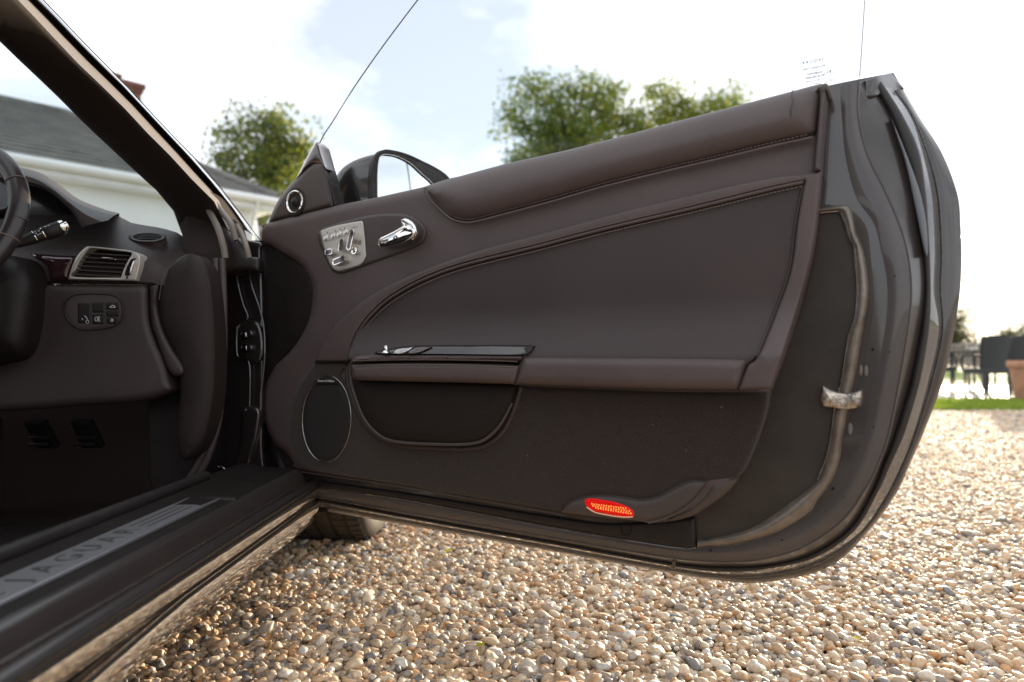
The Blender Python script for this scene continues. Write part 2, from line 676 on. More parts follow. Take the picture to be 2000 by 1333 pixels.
def lathe(name, prof, c, axis, material, parent, seg=32):
    V, F = lathe_geo(prof, c, axis, seg)
    return mk(name, V, F, material, parent, sharp=45)

def ellipse(cx, cy, rx, ry, n=40, rot=0.0):
    t = np.linspace(0, 2 * math.pi, n, endpoint=False)
    x, y = rx * np.cos(t), ry * np.sin(t)
    c, s = math.cos(rot), math.sin(rot)
    return np.stack([cx + x * c - y * s, cy + x * s + y * c], -1)

def stitches(name, P, normal, material, parent, length=0.0042, gap=0.0024, thick=0.0012, lift=0.0004):
    """a row of separate thread stitches along a line"""
    P = np.asarray(P, float)
    s = np.concatenate([[0], np.cumsum(np.linalg.norm(np.diff(P, axis=0), axis=1))])
    q = np.arange(0, s[-1] - length, length + gap)
    parts = []
    for a in q:
        p0 = np.array([np.interp(a, s, P[:, i]) for i in range(3)])
        p1 = np.array([np.interp(a + length, s, P[:, i]) for i in range(3)])
        d = p1 - p0
        L = np.linalg.norm(d)
        d /= L
        nn = np.array(normal, float); nn -= d * (nn @ d); nn /= np.linalg.norm(nn)
        parts.append(box_geo((p0 + p1) / 2 + nn * lift, (L, thick * 1.3, thick), (d, np.cross(nn, d), nn)))
    V, F = join(parts)
    o = mk(name, V, F, material, parent, smooth=False)
    o["kind"] = "stuff"
    return o

def text_geo(body, size, spacing=1.0, extrude=0.0, thin=0.0):
    cu = bpy.data.curves.new("lettering", 'FONT')
    cu.body = body
    cu.size = size
    cu.space_character = spacing
    cu.align_x = 'CENTER'
    cu.align_y = 'CENTER'
    cu.extrude = extrude
    cu.offset = thin * size
    cu.resolution_u = 3
    ob = bpy.data.objects.new("lettering", cu)
    me = bpy.data.meshes.new_from_object(ob)
    V = [np.array(v.co) for v in me.vertices]
    F = [tuple(p.vertices) for p in me.polygons]
    bpy.data.objects.remove(ob)
    bpy.data.meshes.remove(me)
    bpy.data.curves.remove(cu)
    return V, F

def lettering(name, body, size, origin, ux, uy, material, parent, spacing=1.0, extrude=0.0003, mirror=False, thin=0.0):
    V, F = text_geo(body, size, spacing, extrude, thin)
    ux = np.array(ux, float); uy = np.array(uy, float)
    uz = np.cross(ux, uy)
    W = [np.array(origin) + v[0] * (-ux if mirror else ux) + v[1] * uy + v[2] * uz for v in V]
    return mk(name, W, F, material, parent, smooth=False)

# ------------------------------------------------------------------ ground
def ground_material():
    m = bpy.data.materials.new("gravel_bed")
    t = nodes_of(m)
    b = t.nodes["Principled BSDF"]
    b.inputs["Roughness"].default_value = 0.7
    co = t.nodes.new("ShaderNodeTexCoord")
    v = t.nodes.new("ShaderNodeTexVoronoi")
    v.inputs["Scale"].default_value = 48
    v.inputs["Randomness"].default_value = 1
    t.links.new(co.outputs["Object"], v.inputs["Vector"])
    r = t.nodes.new("ShaderNodeValToRGB")
    e = r.color_ramp.elements
    e[0].position = 0.0; e[0].color = (0.20, 0.14, 0.09, 1)
    e[1].position = 1.0; e[1].color = (0.48, 0.40, 0.31, 1)
    e2 = e.new(0.35); e2.color = (0.42, 0.30, 0.19, 1)
    e3 = e.new(0.7); e3.color = (0.34, 0.30, 0.26, 1)
    sep = t.nodes.new("ShaderNodeSeparateColor")
    t.links.new(v.outputs["Color"], sep.inputs["Color"])
    t.links.new(sep.outputs["Red"], r.inputs["Fac"])
    t.links.new(r.outputs["Color"], b.inputs["Base Color"])
    bp = t.nodes.new("ShaderNodeBump")
    bp.invert = True
    bp.inputs["Distance"].default_value = 0.012
    bp.inputs["Strength"].default_value = 1.0
    t.links.new(v.outputs["Distance"], bp.inputs["Height"])
    t.links.new(bp.outputs["Normal"], b.inputs["Normal"])
    return m

def pebble_material():
    m = bpy.data.materials.new("pebbles")
    t = nodes_of(m)
    b = t.nodes["Principled BSDF"]
    at = t.nodes.new("ShaderNodeAttribute")
    at.attribute_type = 'INSTANCER'
    at.attribute_name = "shade"
    r = t.nodes.new("ShaderNodeValToRGB")
    e = r.color_ramp.elements
    stops = [(0.0, (0.11, 0.11, 0.12)), (0.05, (0.20, 0.19, 0.19)), (0.13, (0.33, 0.27, 0.22)), (0.26, (0.55, 0.38, 0.23)),
             (0.42, (0.66, 0.46, 0.28)), (0.53, (0.44, 0.37, 0.30)), (0.62, (0.60, 0.42, 0.26)), (0.70, (0.62, 0.33, 0.14)), (0.76, (0.68, 0.52, 0.35)),
             (0.88, (0.76, 0.63, 0.46)), (0.95, (0.60, 0.55, 0.49)), (1.0, (0.78, 0.69, 0.55))]
    e[0].position, e[0].color = stops[0][0], (*stops[0][1], 1)
    e[1].position, e[1].color = stops[-1][0], (*stops[-1][1], 1)
    for p, c in stops[1:-1]:
        q = e.new(p); q.color = (*c, 1)
    t.links.new(at.outputs["Fac"], r.inputs["Fac"])
    co = t.nodes.new("ShaderNodeTexCoord")
    n = t.nodes.new("ShaderNodeTexNoise")
    n.inputs["Scale"].default_value = 2.2
    n.inputs["Detail"].default_value = 6
    n.inputs["Roughness"].default_value = 0.65
    ad = t.nodes.new("ShaderNodeVectorMath")
    sc = t.nodes.new("ShaderNodeVectorMath")
    sc.operation = 'SCALE'
    sc.inputs["Scale"].default_value = 37.0
    t.links.new(at.outputs["Vector"], sc.inputs[0])
    t.links.new(co.outputs["Object"], ad.inputs[0])
    t.links.new(sc.outputs["Vector"], ad.inputs[1])
    t.links.new(ad.outputs["Vector"], n.inputs["Vector"])
    mr = t.nodes.new("ShaderNodeMapRange")
    mr.inputs["From Min"].default_value = 0.3
    mr.inputs["From Max"].default_value = 0.7
    mr.inputs["To Min"].default_value = 0.70
    mr.inputs["To Max"].default_value = 1.18
    t.links.new(n.outputs["Fac"], mr.inputs["Value"])
    mx = t.nodes.new("ShaderNodeMixRGB")
    mx.blend_type = 'MULTIPLY'
    mx.inputs["Fac"].default_value = 1
    t.links.new(r.outputs["Color"], mx.inputs["Color1"])
    t.links.new(mr.outputs["Result"], mx.inputs["Color2"])
    t.links.new(mx.outputs["Color"], b.inputs["Base Color"])
    b.inputs["Roughness"].default_value = 0.48
    b.inputs["Specular IOR Level"].default_value = 0.40
    bp = t.nodes.new("ShaderNodeBump")
    bp.inputs["Strength"].default_value = 0.25
    bp.inputs["Distance"].default_value = 0.002
    t.links.new(n.outputs["Fac"], bp.inputs["Height"])
    t.links.new(bp.outputs["Normal"], b.inputs["Normal"])
    return m

GRAVEL_BED = ground_material()
PEBBLE = pebble_material()

def sheet(name, x0, x1, y0, y1, z, material, nx=2, ny=2):
    xs, ys = np.linspace(x0, x1, nx), np.linspace(y0, y1, ny)
    V = [(x, y, z) for y in ys for x in xs]
    F = [(j * nx + i, j * nx + i + 1, (j + 1) * nx + i + 1, (j + 1) * nx + i) for j in range(ny - 1) for i in range(nx - 1)]
    o = mk(name, V, F, material, smooth=False)
    return tag(o, kind="structure")

GRASS_SOIL = mat("lawn_soil", (0.07, 0.10, 0.025), 0.9, vary=(9, 0.4))
sheet("ground", -400, 400, -200, 600, -0.004, GRASS_SOIL)
sheet("gravel_drive", -40, 40, -30, 8.05, 0.0, GRAVEL_BED)

def gravel():
    """pebbles scattered over the drive: one mass of stones, each a real shape"""
    P, S, R, T = [], [], [], []
    def field(x0, x1, y0, y1, sp, size, keep, z):
        nx, ny = int((x1 - x0) / sp), int((y1 - y0) / (sp * 0.87))
        X, Y = np.meshgrid(np.arange(nx), np.arange(ny))
        x = x0 + (X + 0.5 * (Y % 2)) * sp + rng.uniform(-0.42, 0.42, X.shape) * sp
        y = y0 + Y * sp * 0.87 + rng.uniform(-0.42, 0.42, X.shape) * sp
        x, y = x.ravel(), y.ravel()
        k = keep(x, y)
        x, y = x[k], y[k]
        n = len(x)
        a = size * np.exp(rng.normal(0, 0.27, n))
        a = np.clip(a, size * 0.5, size * 2.1)
        s = np.stack([a * rng.uniform(1.0, 1.45, n), a * rng.uniform(0.75, 1.05, n), a * rng.uniform(0.55, 0.88, n)], -1)
        r = np.stack([rng.normal(0, 0.30, n), rng.normal(0, 0.30, n), rng.uniform(0, 6.28, n)], -1)
        P.append(np.stack([x, y, z + s[:, 2] * 0.55 + rng.uniform(0, 0.008, n)], -1))
        S.append(s); R.append(r)
        base = 0.5 + 0.5 * np.sin(x * 1.7 + 1.1) * np.sin(y * 1.3)
        T.append(np.clip(rng.uniform(0, 1, n) ** (1.0) * 0.94 + 0.06 * base, 0, 1))
    near = lambda x, y: (x < 0.86 * y + 0.7) & (x > -1.1)
    field(-1.1, 4.6, 0.55, 4.6, 0.0130, 0.0074, near, 0.004)
    field(-1.1, 4.6, 0.55, 4.6, 0.0220, 0.0083, near, 0.010)
    far = lambda x, y: (x > 0.38 * y) & (x < 0.98 * y + 0.4)
    field(1.6, 8.5, 4.6, 8.0, 0.018, 0.0102, far, 0.004)
    mid = lambda x, y: (x <= 0.38 * y)
    field(-1.1, 3.0, 4.6, 8.0, 0.05, 0.0200, mid, 0.000)
    P, S, R, T = np.vstack(P), np.vstack(S), np.vstack(R), np.concatenate(T)
    me = bpy.data.meshes.new("gravel")
    me.vertices.add(len(P))
    me.vertices.foreach_set("co", P.astype(np.float32).ravel())
    for nm, arr, ty in (("size", S, 'FLOAT_VECTOR'), ("turn", R, 'FLOAT_VECTOR')):
        a = me.attributes.new(nm, ty, 'POINT')
        a.data.foreach_set("vector", arr.astype(np.float32).ravel())
    a = me.attributes.new("shade", 'FLOAT', 'POINT')
    a.data.foreach_set("value", T.astype(np.float32))
    me.update()
    ob = bpy.data.objects.new("gravel", me)
    COL.objects.link(ob)
    ng = bpy.data.node_groups.new("pebble_scatter", 'GeometryNodeTree')
    ng.interface.new_socket("Geometry", in_out='INPUT', socket_type='NodeSocketGeometry')
    ng.interface.new_socket("Geometry", in_out='OUTPUT', socket_type='NodeSocketGeometry')
    N, L = ng.nodes, ng.links
    gi, go = N.new("NodeGroupInput"), N.new("NodeGroupOutput")
    gti = N.new("GeometryNodeGeometryToInstance")
    for i in range(9):
        ico = N.new("GeometryNodeMeshIcoSphere")
        ico.inputs["Radius"].default_value = 1.0
        ico.inputs["Subdivisions"].default_value = 3
        ps = N.new("GeometryNodeInputPosition")
        mpv = N.new("ShaderNodeVectorMath")
        mpv.inputs[1].default_value = (i * 5.3, i * 2.1, i * 7.7)
        L.new(ps.outputs[0], mpv.inputs[0])
        no = N.new("ShaderNodeTexNoise")
        no.inputs["Scale"].default_value = 0.62 if i < 6 else 0.95
        no.inputs["Detail"].default_value = 1.0 if i < 6 else 2.2
        L.new(mpv.outputs[0], no.inputs["Vector"])
        sub = N.new("ShaderNodeVectorMath")
        sub.operation = 'SUBTRACT'
        sub.inputs[1].default_value = (0.5, 0.5, 0.5)
        L.new(no.outputs["Color"], sub.inputs[0])
        scl = N.new("ShaderNodeVectorMath")
        scl.operation = 'SCALE'
        scl.inputs["Scale"].default_value = 0.80 if i < 6 else 1.30
        L.new(sub.outputs[0], scl.inputs[0])
        sp = N.new("GeometryNodeSetPosition")
        L.new(ico.outputs["Mesh"], sp.inputs["Geometry"])
        L.new(scl.outputs[0], sp.inputs["Offset"])
        sh = N.new("GeometryNodeSetShadeSmooth")
        L.new(sp.outputs[0], sh.inputs[0])
        if i >= 7:
            sh.inputs["Shade Smooth"].default_value = True
        sm = N.new("GeometryNodeSetMaterial")
        sm.inputs["Material"].default_value = PEBBLE
        L.new(sh.outputs[0], sm.inputs["Geometry"])
        L.new(sm.outputs[0], gti.inputs[0])
    iop = N.new("GeometryNodeInstanceOnPoints")
    iop.inputs["Pick Instance"].default_value = True
    L.new(gi.outputs[0], iop.inputs["Points"])
    L.new(gti.outputs[0], iop.inputs["Instance"])
    ri = N.new("FunctionNodeRandomValue")
    ri.data_type = 'INT'
    for s in ri.inputs:
        if s.name == "Min" and s.type == 'INT': s.default_value = 0
        if s.name == "Max" and s.type == 'INT': s.default_value = 8
    L.new([s for s in ri.outputs if s.type == 'INT'][0], iop.inputs["Instance Index"])
    for nm, sock in (("size", "Scale"), ("turn", "Rotation")):
        na = N.new("GeometryNodeInputNamedAttribute")
        na.data_type = 'FLOAT_VECTOR'
        na.inputs["Name"].default_value = nm
        if sock == "Rotation":
            er = N.new("FunctionNodeEulerToRotation")
            L.new(na.outputs["Attribute"], er.inputs[0])
            L.new(er.outputs[0], iop.inputs["Rotation"])
        else:
            L.new(na.outputs["Attribute"], iop.inputs["Scale"])
    L.new(iop.outputs[0], go.inputs[0])
    md = ob.modifiers.new("scatter", 'NODES')
    md.node_group = ng
    ob["kind"] = "stuff"
    ob["label"] = "pale tan and grey pea gravel covering the drive"
    me.materials.append(PEBBLE)
gravel()

# lawn strip, patio, rear lawn
LAWN = mat("lawn_turf", (0.19, 0.26, 0.05), 0.85, vary=(30, 0.35))
SLAB = mat("pale_paving", (0.42, 0.39, 0.35), 0.6, vary=(4, 0.2))
V, F = box_geo((0, 8.95, 0.012), (80, 1.8, 0.04))
tag(mk("lawn_strip", V, F, LAWN, smooth=False), kind="structure")
V, F = box_geo((0, 12.6, 0.0), (80, 5.5, 0.05))
tag(mk("patio", V, F, SLAB, smooth=False), kind="structure")
sheet("lawn", -120, 160, 15.36, 60, 0.004, LAWN)

def blades(name, n, xr, yr, z, h, label):
    x = rng.uniform(*xr, n); y = rng.uniform(*yr, n)
    a = rng.uniform(0, 6.28, n)
    hh = h * rng.uniform(0.5, 1.2, n)
    w = 0.004 + 0.004 * rng.random(n)
    lx, ly = rng.normal(0, 0.35, n) * hh, rng.normal(0, 0.35, n) * hh
    V = np.empty((n, 3, 3))
    V[:, 0] = np.stack([x - w * np.cos(a), y - w * np.sin(a), np.full(n, z)], -1)
    V[:, 1] = np.stack([x + w * np.cos(a), y + w * np.sin(a), np.full(n, z)], -1)
    V[:, 2] = np.stack([x + lx, y + ly, z + hh], -1)
    me = bpy.data.meshes.new(name)
    me.from_pydata(V.reshape(-1, 3).tolist(), [], np.arange(3 * n).reshape(-1, 3).tolist())
    me.materials.append(GRASS)
    o = bpy.data.objects.new(name, me)
    COL.objects.link(o)
    o["kind"] = "stuff"; o["label"] = label
    return o

def leaf_material(name, stops, transl=0.5):
    m = bpy.data.materials.new(name)
    t = nodes_of(m)
    t.nodes.clear()
    out = t.nodes.new("ShaderNodeOutputMaterial")
    at = t.nodes.new("ShaderNodeNewGeometry")
    r = t.nodes.new("ShaderNodeValToRGB")
    e = r.color_ramp.elements
    e[0].position, e[0].color = 0, (*stops[0], 1)
    e[1].position, e[1].color = 1, (*stops[-1], 1)
    for i, c in enumerate(stops[1:-1]):
        q = e.new((i + 1) / (len(stops) - 1)); q.color = (*c, 1)
    t.links.new(at.outputs["Random Per Island"], r.inputs["Fac"])
    d = t.nodes.new("ShaderNodeBsdfDiffuse")
    tl = t.nodes.new("ShaderNodeBsdfTranslucent")
    g = t.nodes.new("ShaderNodeBsdfGlossy")
    g.inputs["Roughness"].default_value = 0.35
    g.inputs["Color"].default_value = (0.5, 0.5, 0.5, 1)
    mx, m2 = t.nodes.new("ShaderNodeMixShader"), t.nodes.new("ShaderNodeMixShader")
    mx.inputs["Fac"].default_value = transl
    m2.inputs["Fac"].default_value = 0.06
    t.links.new(r.outputs["Color"], d.inputs["Color"])
    t.links.new(r.outputs["Color"], tl.inputs["Color"])
    t.links.new(d.outputs[0], mx.inputs[1])
    t.links.new(tl.outputs[0], mx.inputs[2])
    t.links.new(mx.outputs[0], m2.inputs[1])
    t.links.new(g.outputs[0], m2.inputs[2])
    t.links.new(m2.outputs[0], out.inputs["Surface"])
    return m

GRASS = leaf_material("grass_blades", [(0.18, 0.28, 0.03), (0.30, 0.40, 0.04), (0.42, 0.48, 0.06)], 0.6)
blades("grass", 26000, (4.5, 9.5), (8.06, 9.85), 0.03, 0.05, "short bright green grass edging the gravel drive")

# ------------------------------------------------------------------ house
RENDER_WALL = mat("white_render", (0.80, 0.82, 0.84), 0.8, bump=(60, 0.2, 0.004), vary=(2, 0.04))
FASCIA = mat("white_fascia", (0.78, 0.79, 0.80), 0.45, vary=(6, 0.06))
BRICK = mat("red_brick", (0.17, 0.075, 0.055), 0.85, vary=(14, 0.35))
def slate_material():
    m = mat("grey_roof_tiles", (0.15, 0.15, 0.14), 0.8, vary=(3, 0.35))
    t = m.node_tree
    b = t.nodes["Principled BSDF"]
    co = t.nodes.new("ShaderNodeTexCoord")
    n = t.nodes.new("ShaderNodeTexNoise")
    n.inputs["Scale"].default_value = 25
    n.inputs["Detail"].default_value = 5
    t.links.new(co.outputs["Object"], n.inputs["Vector"])
    bp = t.nodes.new("ShaderNodeBump")
    bp.inputs["Distance"].default_value = 0.03
    bp.inputs["Strength"].default_value = 0.5
    t.links.new(n.outputs["Fac"], bp.inputs["Height"])
    t.links.new(bp.outputs["Normal"], b.inputs["Normal"])
    return m
SLATE = slate_material()
HP = np.array([-3.35, 9.70, 0.0])                 # near corner of the house at the eaves
HD = np.array([-0.716, -0.698, 0.0])              # along the front wall, towards the left
HA = np.array([-0.698, 0.716, 0.0])               # away from the camera
EAVE, RISE, HALF, LEN = 2.90, 1.40, 2.65, 11.0
def hp(t, s, z): return HP + HD * t + HA * s + np.array([0, 0, z])
house = empty("house", tuple(hp(0.35, 0.3, 0)), "white rendered house with a grey hipped roof seen through the windscreen", "house")
ov = 0.22
# walls (set back under the eaves)
wv = [hp(ov, ov, 0), hp(LEN, ov, 0), hp(LEN, 2 * HALF - ov, 0), hp(ov, 2 * HALF - ov, 0)]
wv = wv + [p + np.array([0, 0, EAVE - 0.03]) for p in wv]
mk("wall", wv, [(1, 0, 4, 5), (2, 1, 5, 6), (3, 2, 6, 7), (0, 3, 7, 4)], RENDER_WALL, house, smooth=False)
# roof: courses of tiles stepped down the slopes
def roof():
    parts = []
    n = 16
    ridge0, ridge1 = hp(2.1, HALF, EAVE + RISE), hp(LEN - 2.1, HALF, EAVE + RISE)
    faces = [(hp(0, 0, EAVE), hp(LEN, 0, EAVE), ridge0, ridge1), (hp(LEN, 2 * HALF, EAVE), hp(0, 2 * HALF, EAVE), ridge1, ridge0),
             (hp(0, 2 * HALF, EAVE), hp(0, 0, EAVE), ridge0, ridge0), (hp(LEN, 0, EAVE), hp(LEN, 2 * HALF, EAVE), ridge1, ridge1)]
    for a, b, c, d in faces:
        nn = np.cross(b - a, c - a); nn /= np.linalg.norm(nn)
        if nn[2] < 0: nn = -nn
        V, F = [], []
        for i in range(n):
            t0, t1 = i / n, (i + 1) / n
            q = [a + (c - a) * t0 + nn * 0.028, b + (d - b) * t0 + nn * 0.028, b + (d - b) * t1 + nn * 0.006, a + (c - a) * t1 + nn * 0.006]
            lo = [a + (c - a) * t0, b + (d - b) * t0]
            k = len(V)
            V += q + lo
            F += [(k, k + 1, k + 2, k + 3), (k + 4, k + 5, k + 1, k)]
        parts.append((V, F))
    V, F = join(parts)
    r = mk("roof", V, F, SLATE, house, smooth=False)
    for nm, p, q in (("ridge_tiles", ridge0, ridge1), ("hip_tiles", hp(0, 0, EAVE + 0.02), ridge0), ("hip_tiles", hp(0, 2 * HALF, EAVE + 0.02), ridge0)):
        tube(nm, np.linspace(p, q, 12), 0.07, SLATE, r, seg=8)
    return r
roof()
# fascia and gutter along the front and the near end
V, F = join([box_geo((hp(LEN / 2, 0.02, EAVE - 0.09)), (LEN, 0.03, 0.16), (HD, HA, (0, 0, 1))),
             box_geo((hp(0.02, HALF, EAVE - 0.09)), (0.03, 2 * HALF, 0.16), (HD, HA, (0, 0, 1)))])
mk("fascia", V, F, FASCIA, house, smooth=False)
V, F = join([box_geo(hp(LEN / 2, 0.12, EAVE - 0.18), (LEN, 0.2, 0.012), (HD, HA, (0, 0, 1)))])
mk("soffit", V, F, FASCIA, house, smooth=False)
tube("gutter", np.linspace(hp(0, -0.05, EAVE - 0.05), hp(LEN, -0.05, EAVE - 0.05), 10), 0.055, FASCIA, house)
tube("downpipe", np.array([hp(0.30, -0.05, EAVE - 0.06), hp(0.30, 0.10, EAVE - 0.3), hp(0.30, 0.17, EAVE - 0.45), hp(0.30, 0.17, 0.05)]), 0.035, FASCIA, house)
# window on the front wall hidden partly by the pillar
for t in (5.2,):
    wf = box("window", hp(t, ov - 0.01, 1.55), (1.1, 0.05, 1.0), FASCIA, house, (HD, HA, (0, 0, 1)))
    for k in (-1, 1):
        box("pane", hp(t + k * 0.26, ov - 0.04, 1.55), (0.46, 0.02, 0.88), PAINT, wf, (HD, HA, (0, 0, 1)))
# chimney on the back slope
ch = empty("chimney_anchor", (0, 0, 0)); bpy.data.objects.remove(ch)
cc = at_depth([(234, 400)], np.array([12.0]))[0]
V, F = join([box_geo((cc[0], cc[1], 4.15), (0.50, 0.50, 2.60), (HD, HA, (0, 0, 1))),
             box_geo((cc[0], cc[1], 5.36), (0.56, 0.56, 0.07), (HD, HA, (0, 0, 1))),
             box_geo((cc[0], cc[1], 5.44), (0.62, 0.62, 0.08), (HD, HA, (0, 0, 1)))])
chim = mk("chimney", V, F, BRICK, house, smooth=False)
lathe("chimney_pot", [(0.09, 0), (0.11, 0.02), (0.09, 0.16), (0.105, 0.18), (0.08, 0.18)], (cc[0] - 0.1, cc[1], 5.48), (0, 0, 1), BRICK, chim, 14)
lp = hp(0.85, ov - 0.09, 2.42)
wl = empty("wall_lantern", tuple(lp), "small black lantern on the white house wall near its corner", "wall light")
lathe("lamp_housing", [(0.0, 0.22), (0.05, 0.20), (0.075, 0.15), (0.07, 0.14), (0.055, -0.02), (0.0, -0.03)], lp, (0, 0, 1), BLACK_MATT, wl, 12)
box("bracket", lp + HA * 0.055 + np.array([0, 0, 0.06]), (0.03, 0.09, 0.03), BLACK_MATT, wl, (HD, HA, (0, 0, 1)))

# ------------------------------------------------------------------ trees
BARK = mat("bark", (0.10, 0.08, 0.06), 0.9, bump=(30, 0.6, 0.02), vary=(12, 0.3))
LEAF_BIRCH = leaf_material("birch_leaves", [(0.06, 0.10, 0.05), (0.10, 0.15, 0.05), (0.15, 0.19, 0.04), (0.22, 0.22, 0.04)], 0.65)
LEAF_OAK = leaf_material("oak_leaves", [(0.06, 0.12, 0.045), (0.11, 0.18, 0.035), (0.17, 0.23, 0.03), (0.27, 0.27, 0.035)], 0.65)
LEAF_YELLOW = leaf_material("turning_leaves", [(0.13, 0.19, 0.03), (0.23, 0.27, 0.035), (0.36, 0.34, 0.04)], 0.68)
LEAF_FAR = leaf_material("distant_leaves", [(0.05, 0.07, 0.03), (0.09, 0.10, 0.04), (0.15, 0.13, 0.05)], 0.4)

def tree(name, label, base, lobes, leaf, lsize, per, nclump, trunk_r, group=None, cat="tree", seed=1, mat2=None):
    """lobes: (x, y, z, rx, ry, rz) relative to the foot of the trunk"""
    rg = np.random.default_rng(seed)
    root = empty(name, (base[0], base[1], 0), label, cat, group)
    b = np.array([base[0], base[1], 0.0])
    clumps = []
    for (x, y, z, rx, ry, rz) in lobes:
        vol = rx * ry * rz
        tot = sum(l[3] * l[4] * l[5] for l in lobes)
        n = max(5, int(nclump * vol / tot))
        d = rg.normal(size=(n, 3)); d /= np.linalg.norm(d, axis=1)[:, None]
        rad = rg.uniform(0.25, 1.0, n) ** 0.5 * rg.choice([1.0, 1.04, 0.9], n)
        clumps.append(np.array([x, y, z]) + d * rad[:, None] * np.array([rx, ry, rz]))
    C = np.vstack(clumps)
    # trunk and limbs
    top = C[:, 2].max()
    cz = np.mean([l[2] for l in lobes])
    tr = [np.array([0, 0, -0.1]), np.array([0.05, 0.02, cz * 0.35]), np.array([0.02, 0.0, cz * 0.75]), np.array([np.mean(C[:, 0]) * 0.6, np.mean(C[:, 1]) * 0.6, cz + 0.25 * (top - cz)])]
    tp = spline(tr, 5)
    parts = [tube_geo(tp + b, np.linspace(trunk_r, trunk_r * 0.3, len(tp)), 8)]
    for c in C[rg.permutation(len(C))[:max(10, len(C) // 3)]]:
        s = tp[int(rg.uniform(0.45, 0.95) * (len(tp) - 1))]
        m = (s + c) / 2 + np.array([0, 0, 0.12 * np.linalg.norm(c - s)])
        lim = spline([s, m, c], 4)
        parts.append(tube_geo(lim + b, np.linspace(trunk_r * 0.28, trunk_r * 0.05, len(lim)), 5))
    V, F = join(parts)
    mk("trunk", V, F, BARK, root)
    # leaves
    cs = lsize * rg.uniform(1.5, 3.3, len(C))
    pos = []
    for c, s in zip(C, cs):
        k = int(per * rg.uniform(0.5, 1.4))
        pos.append(c + np.clip(rg.normal(size=(k, 3)), -1.7, 1.7) * s * np.array([1, 1, 0.75]))
    pos = np.vstack(pos)
    n = len(pos)
    u = rg.normal(size=(n, 3)); u /= np.linalg.norm(u, axis=1)[:, None]
    w = np.cross(u, rg.normal(size=(n, 3))); w /= np.linalg.norm(w, axis=1)[:, None]
    sz = lsize * rg.uniform(0.55, 1.25, n)[:, None]
    Q = np.empty((n, 4, 3))
    Q[:, 0] = pos - u * sz * 0.55
    Q[:, 1] = pos + w * sz * 0.32
    Q[:, 2] = pos + u * sz * 0.55
    Q[:, 3] = pos - w * sz * 0.32
    Q += b
    me = bpy.data.meshes.new("crown")
    me.from_pydata(Q.reshape(-1, 3).tolist(), [], np.arange(4 * n).reshape(-1, 4).tolist())
    me.materials.append(leaf)
    if mat2 is not None:
        me.materials.append(mat2)
        f = (pos[:, 0] * 0.6 + pos[:, 1] * 0.1 - pos[:, 2] * 0.45 + rg.normal(0, 0.9, n))
        me.polygons.foreach_set("material_index", (f > np.quantile(f, 0.62)).astype(np.int32))
    o = bpy.data.objects.new("crown", me)
    COL.objects.link(o)
    attach(o, root)
    return root

def px3(px, py, Y):
    return at_depth([(px, py)], np.array([Y]))[0]

# tree behind the house corner
c = px3(515, 320, 20)
def L(px, py, Y, rx, rz, b):
    p = px3(px, py, Y)
    return (p[0] - b[0], p[1] - b[1], p[2], rx, rx, rz)
b0 = (c[0], 20)
tree("birch_tree", "tall airy tree with yellowing leaves behind the house corner", b0,
     [L(480, 262, 20, 0.75, 0.62, b0), L(545, 262, 20, 0.75, 0.7, b0), L(500, 320, 20, 1.0, 0.7, b0), L(560, 330, 20, 0.85, 0.8, b0),
      L(455, 330, 20, 0.5, 0.5, b0), L(540, 400, 20, 0.8, 0.6, b0), L(590, 300, 20, 0.5, 0.6, b0)], LEAF_BIRCH, 0.13, 105, 92, 0.16, seed=3, mat2=LEAF_YELLOW, group="trees beyond the drive")
b1 = (px3(1110, 300, 24)[0], 24)
tree("oak_tree", "large dark green oak with gaps in its crown rising above the door top", b1,
     [L(1060, 180, 24, 1.15, 0.85, b1), L(1120, 215, 24, 1.6, 1.1, b1), L(1190, 195, 24, 0.9, 0.8, b1), L(1030, 250, 24, 1.0, 1.0, b1),
      L(1130, 280, 24, 1.9, 0.9, b1), L(1220, 260, 24, 1.0, 1.0, b1), L(1080, 340, 24, 1.7, 1.1, b1), L(1200, 340, 24, 1.6, 1.2, b1)], LEAF_OAK, 0.14, 125, 185, 0.3, seed=5, mat2=LEAF_YELLOW, group="trees beyond the drive")
b2 = (px3(1360, 300, 25)[0], 25)
tree("oak_tree", "lower tree with yellower leaves just right of the large oak", b2,
     [L(1300, 195, 25, 0.75, 0.75, b2), L(1350, 215, 25, 0.9, 0.7, b2), L(1425, 190, 25, 0.8, 0.6, b2), L(1400, 240, 25, 1.1, 0.8, b2),
      L(1300, 255, 25, 0.9, 0.8, b2), L(1360, 330, 25, 1.9, 1.2, b2)], LEAF_YELLOW, 0.14, 125, 125, 0.24, seed=8, mat2=LEAF_OAK, group="trees beyond the drive")
b3 = (px3(1866, 660, 38)[0], 38)
tree("small_tree", "slim hazy tree on the far lawn against the glare by the door edge", b3,
     [L(1868, 640, 38, 0.55, 0.8, b3), L(1862, 668, 38, 0.7, 0.6, b3)], LEAF_FAR, 0.16, 60, 40, 0.1, seed=9, group="trees beyond the drive")
b4 = (px3(1985, 690, 48)[0], 48)
tree("round_tree", "low round tree behind the dark patio chairs", b4,
     [L(1975, 672, 48, 1.8, 1.0, b4), L(2010, 668, 48, 1.9, 1.2, b4), L(1940, 682, 48, 0.9, 0.7, b4)], LEAF_FAR, 0.22, 70, 70, 0.18, seed=10, group="trees beyond the drive")

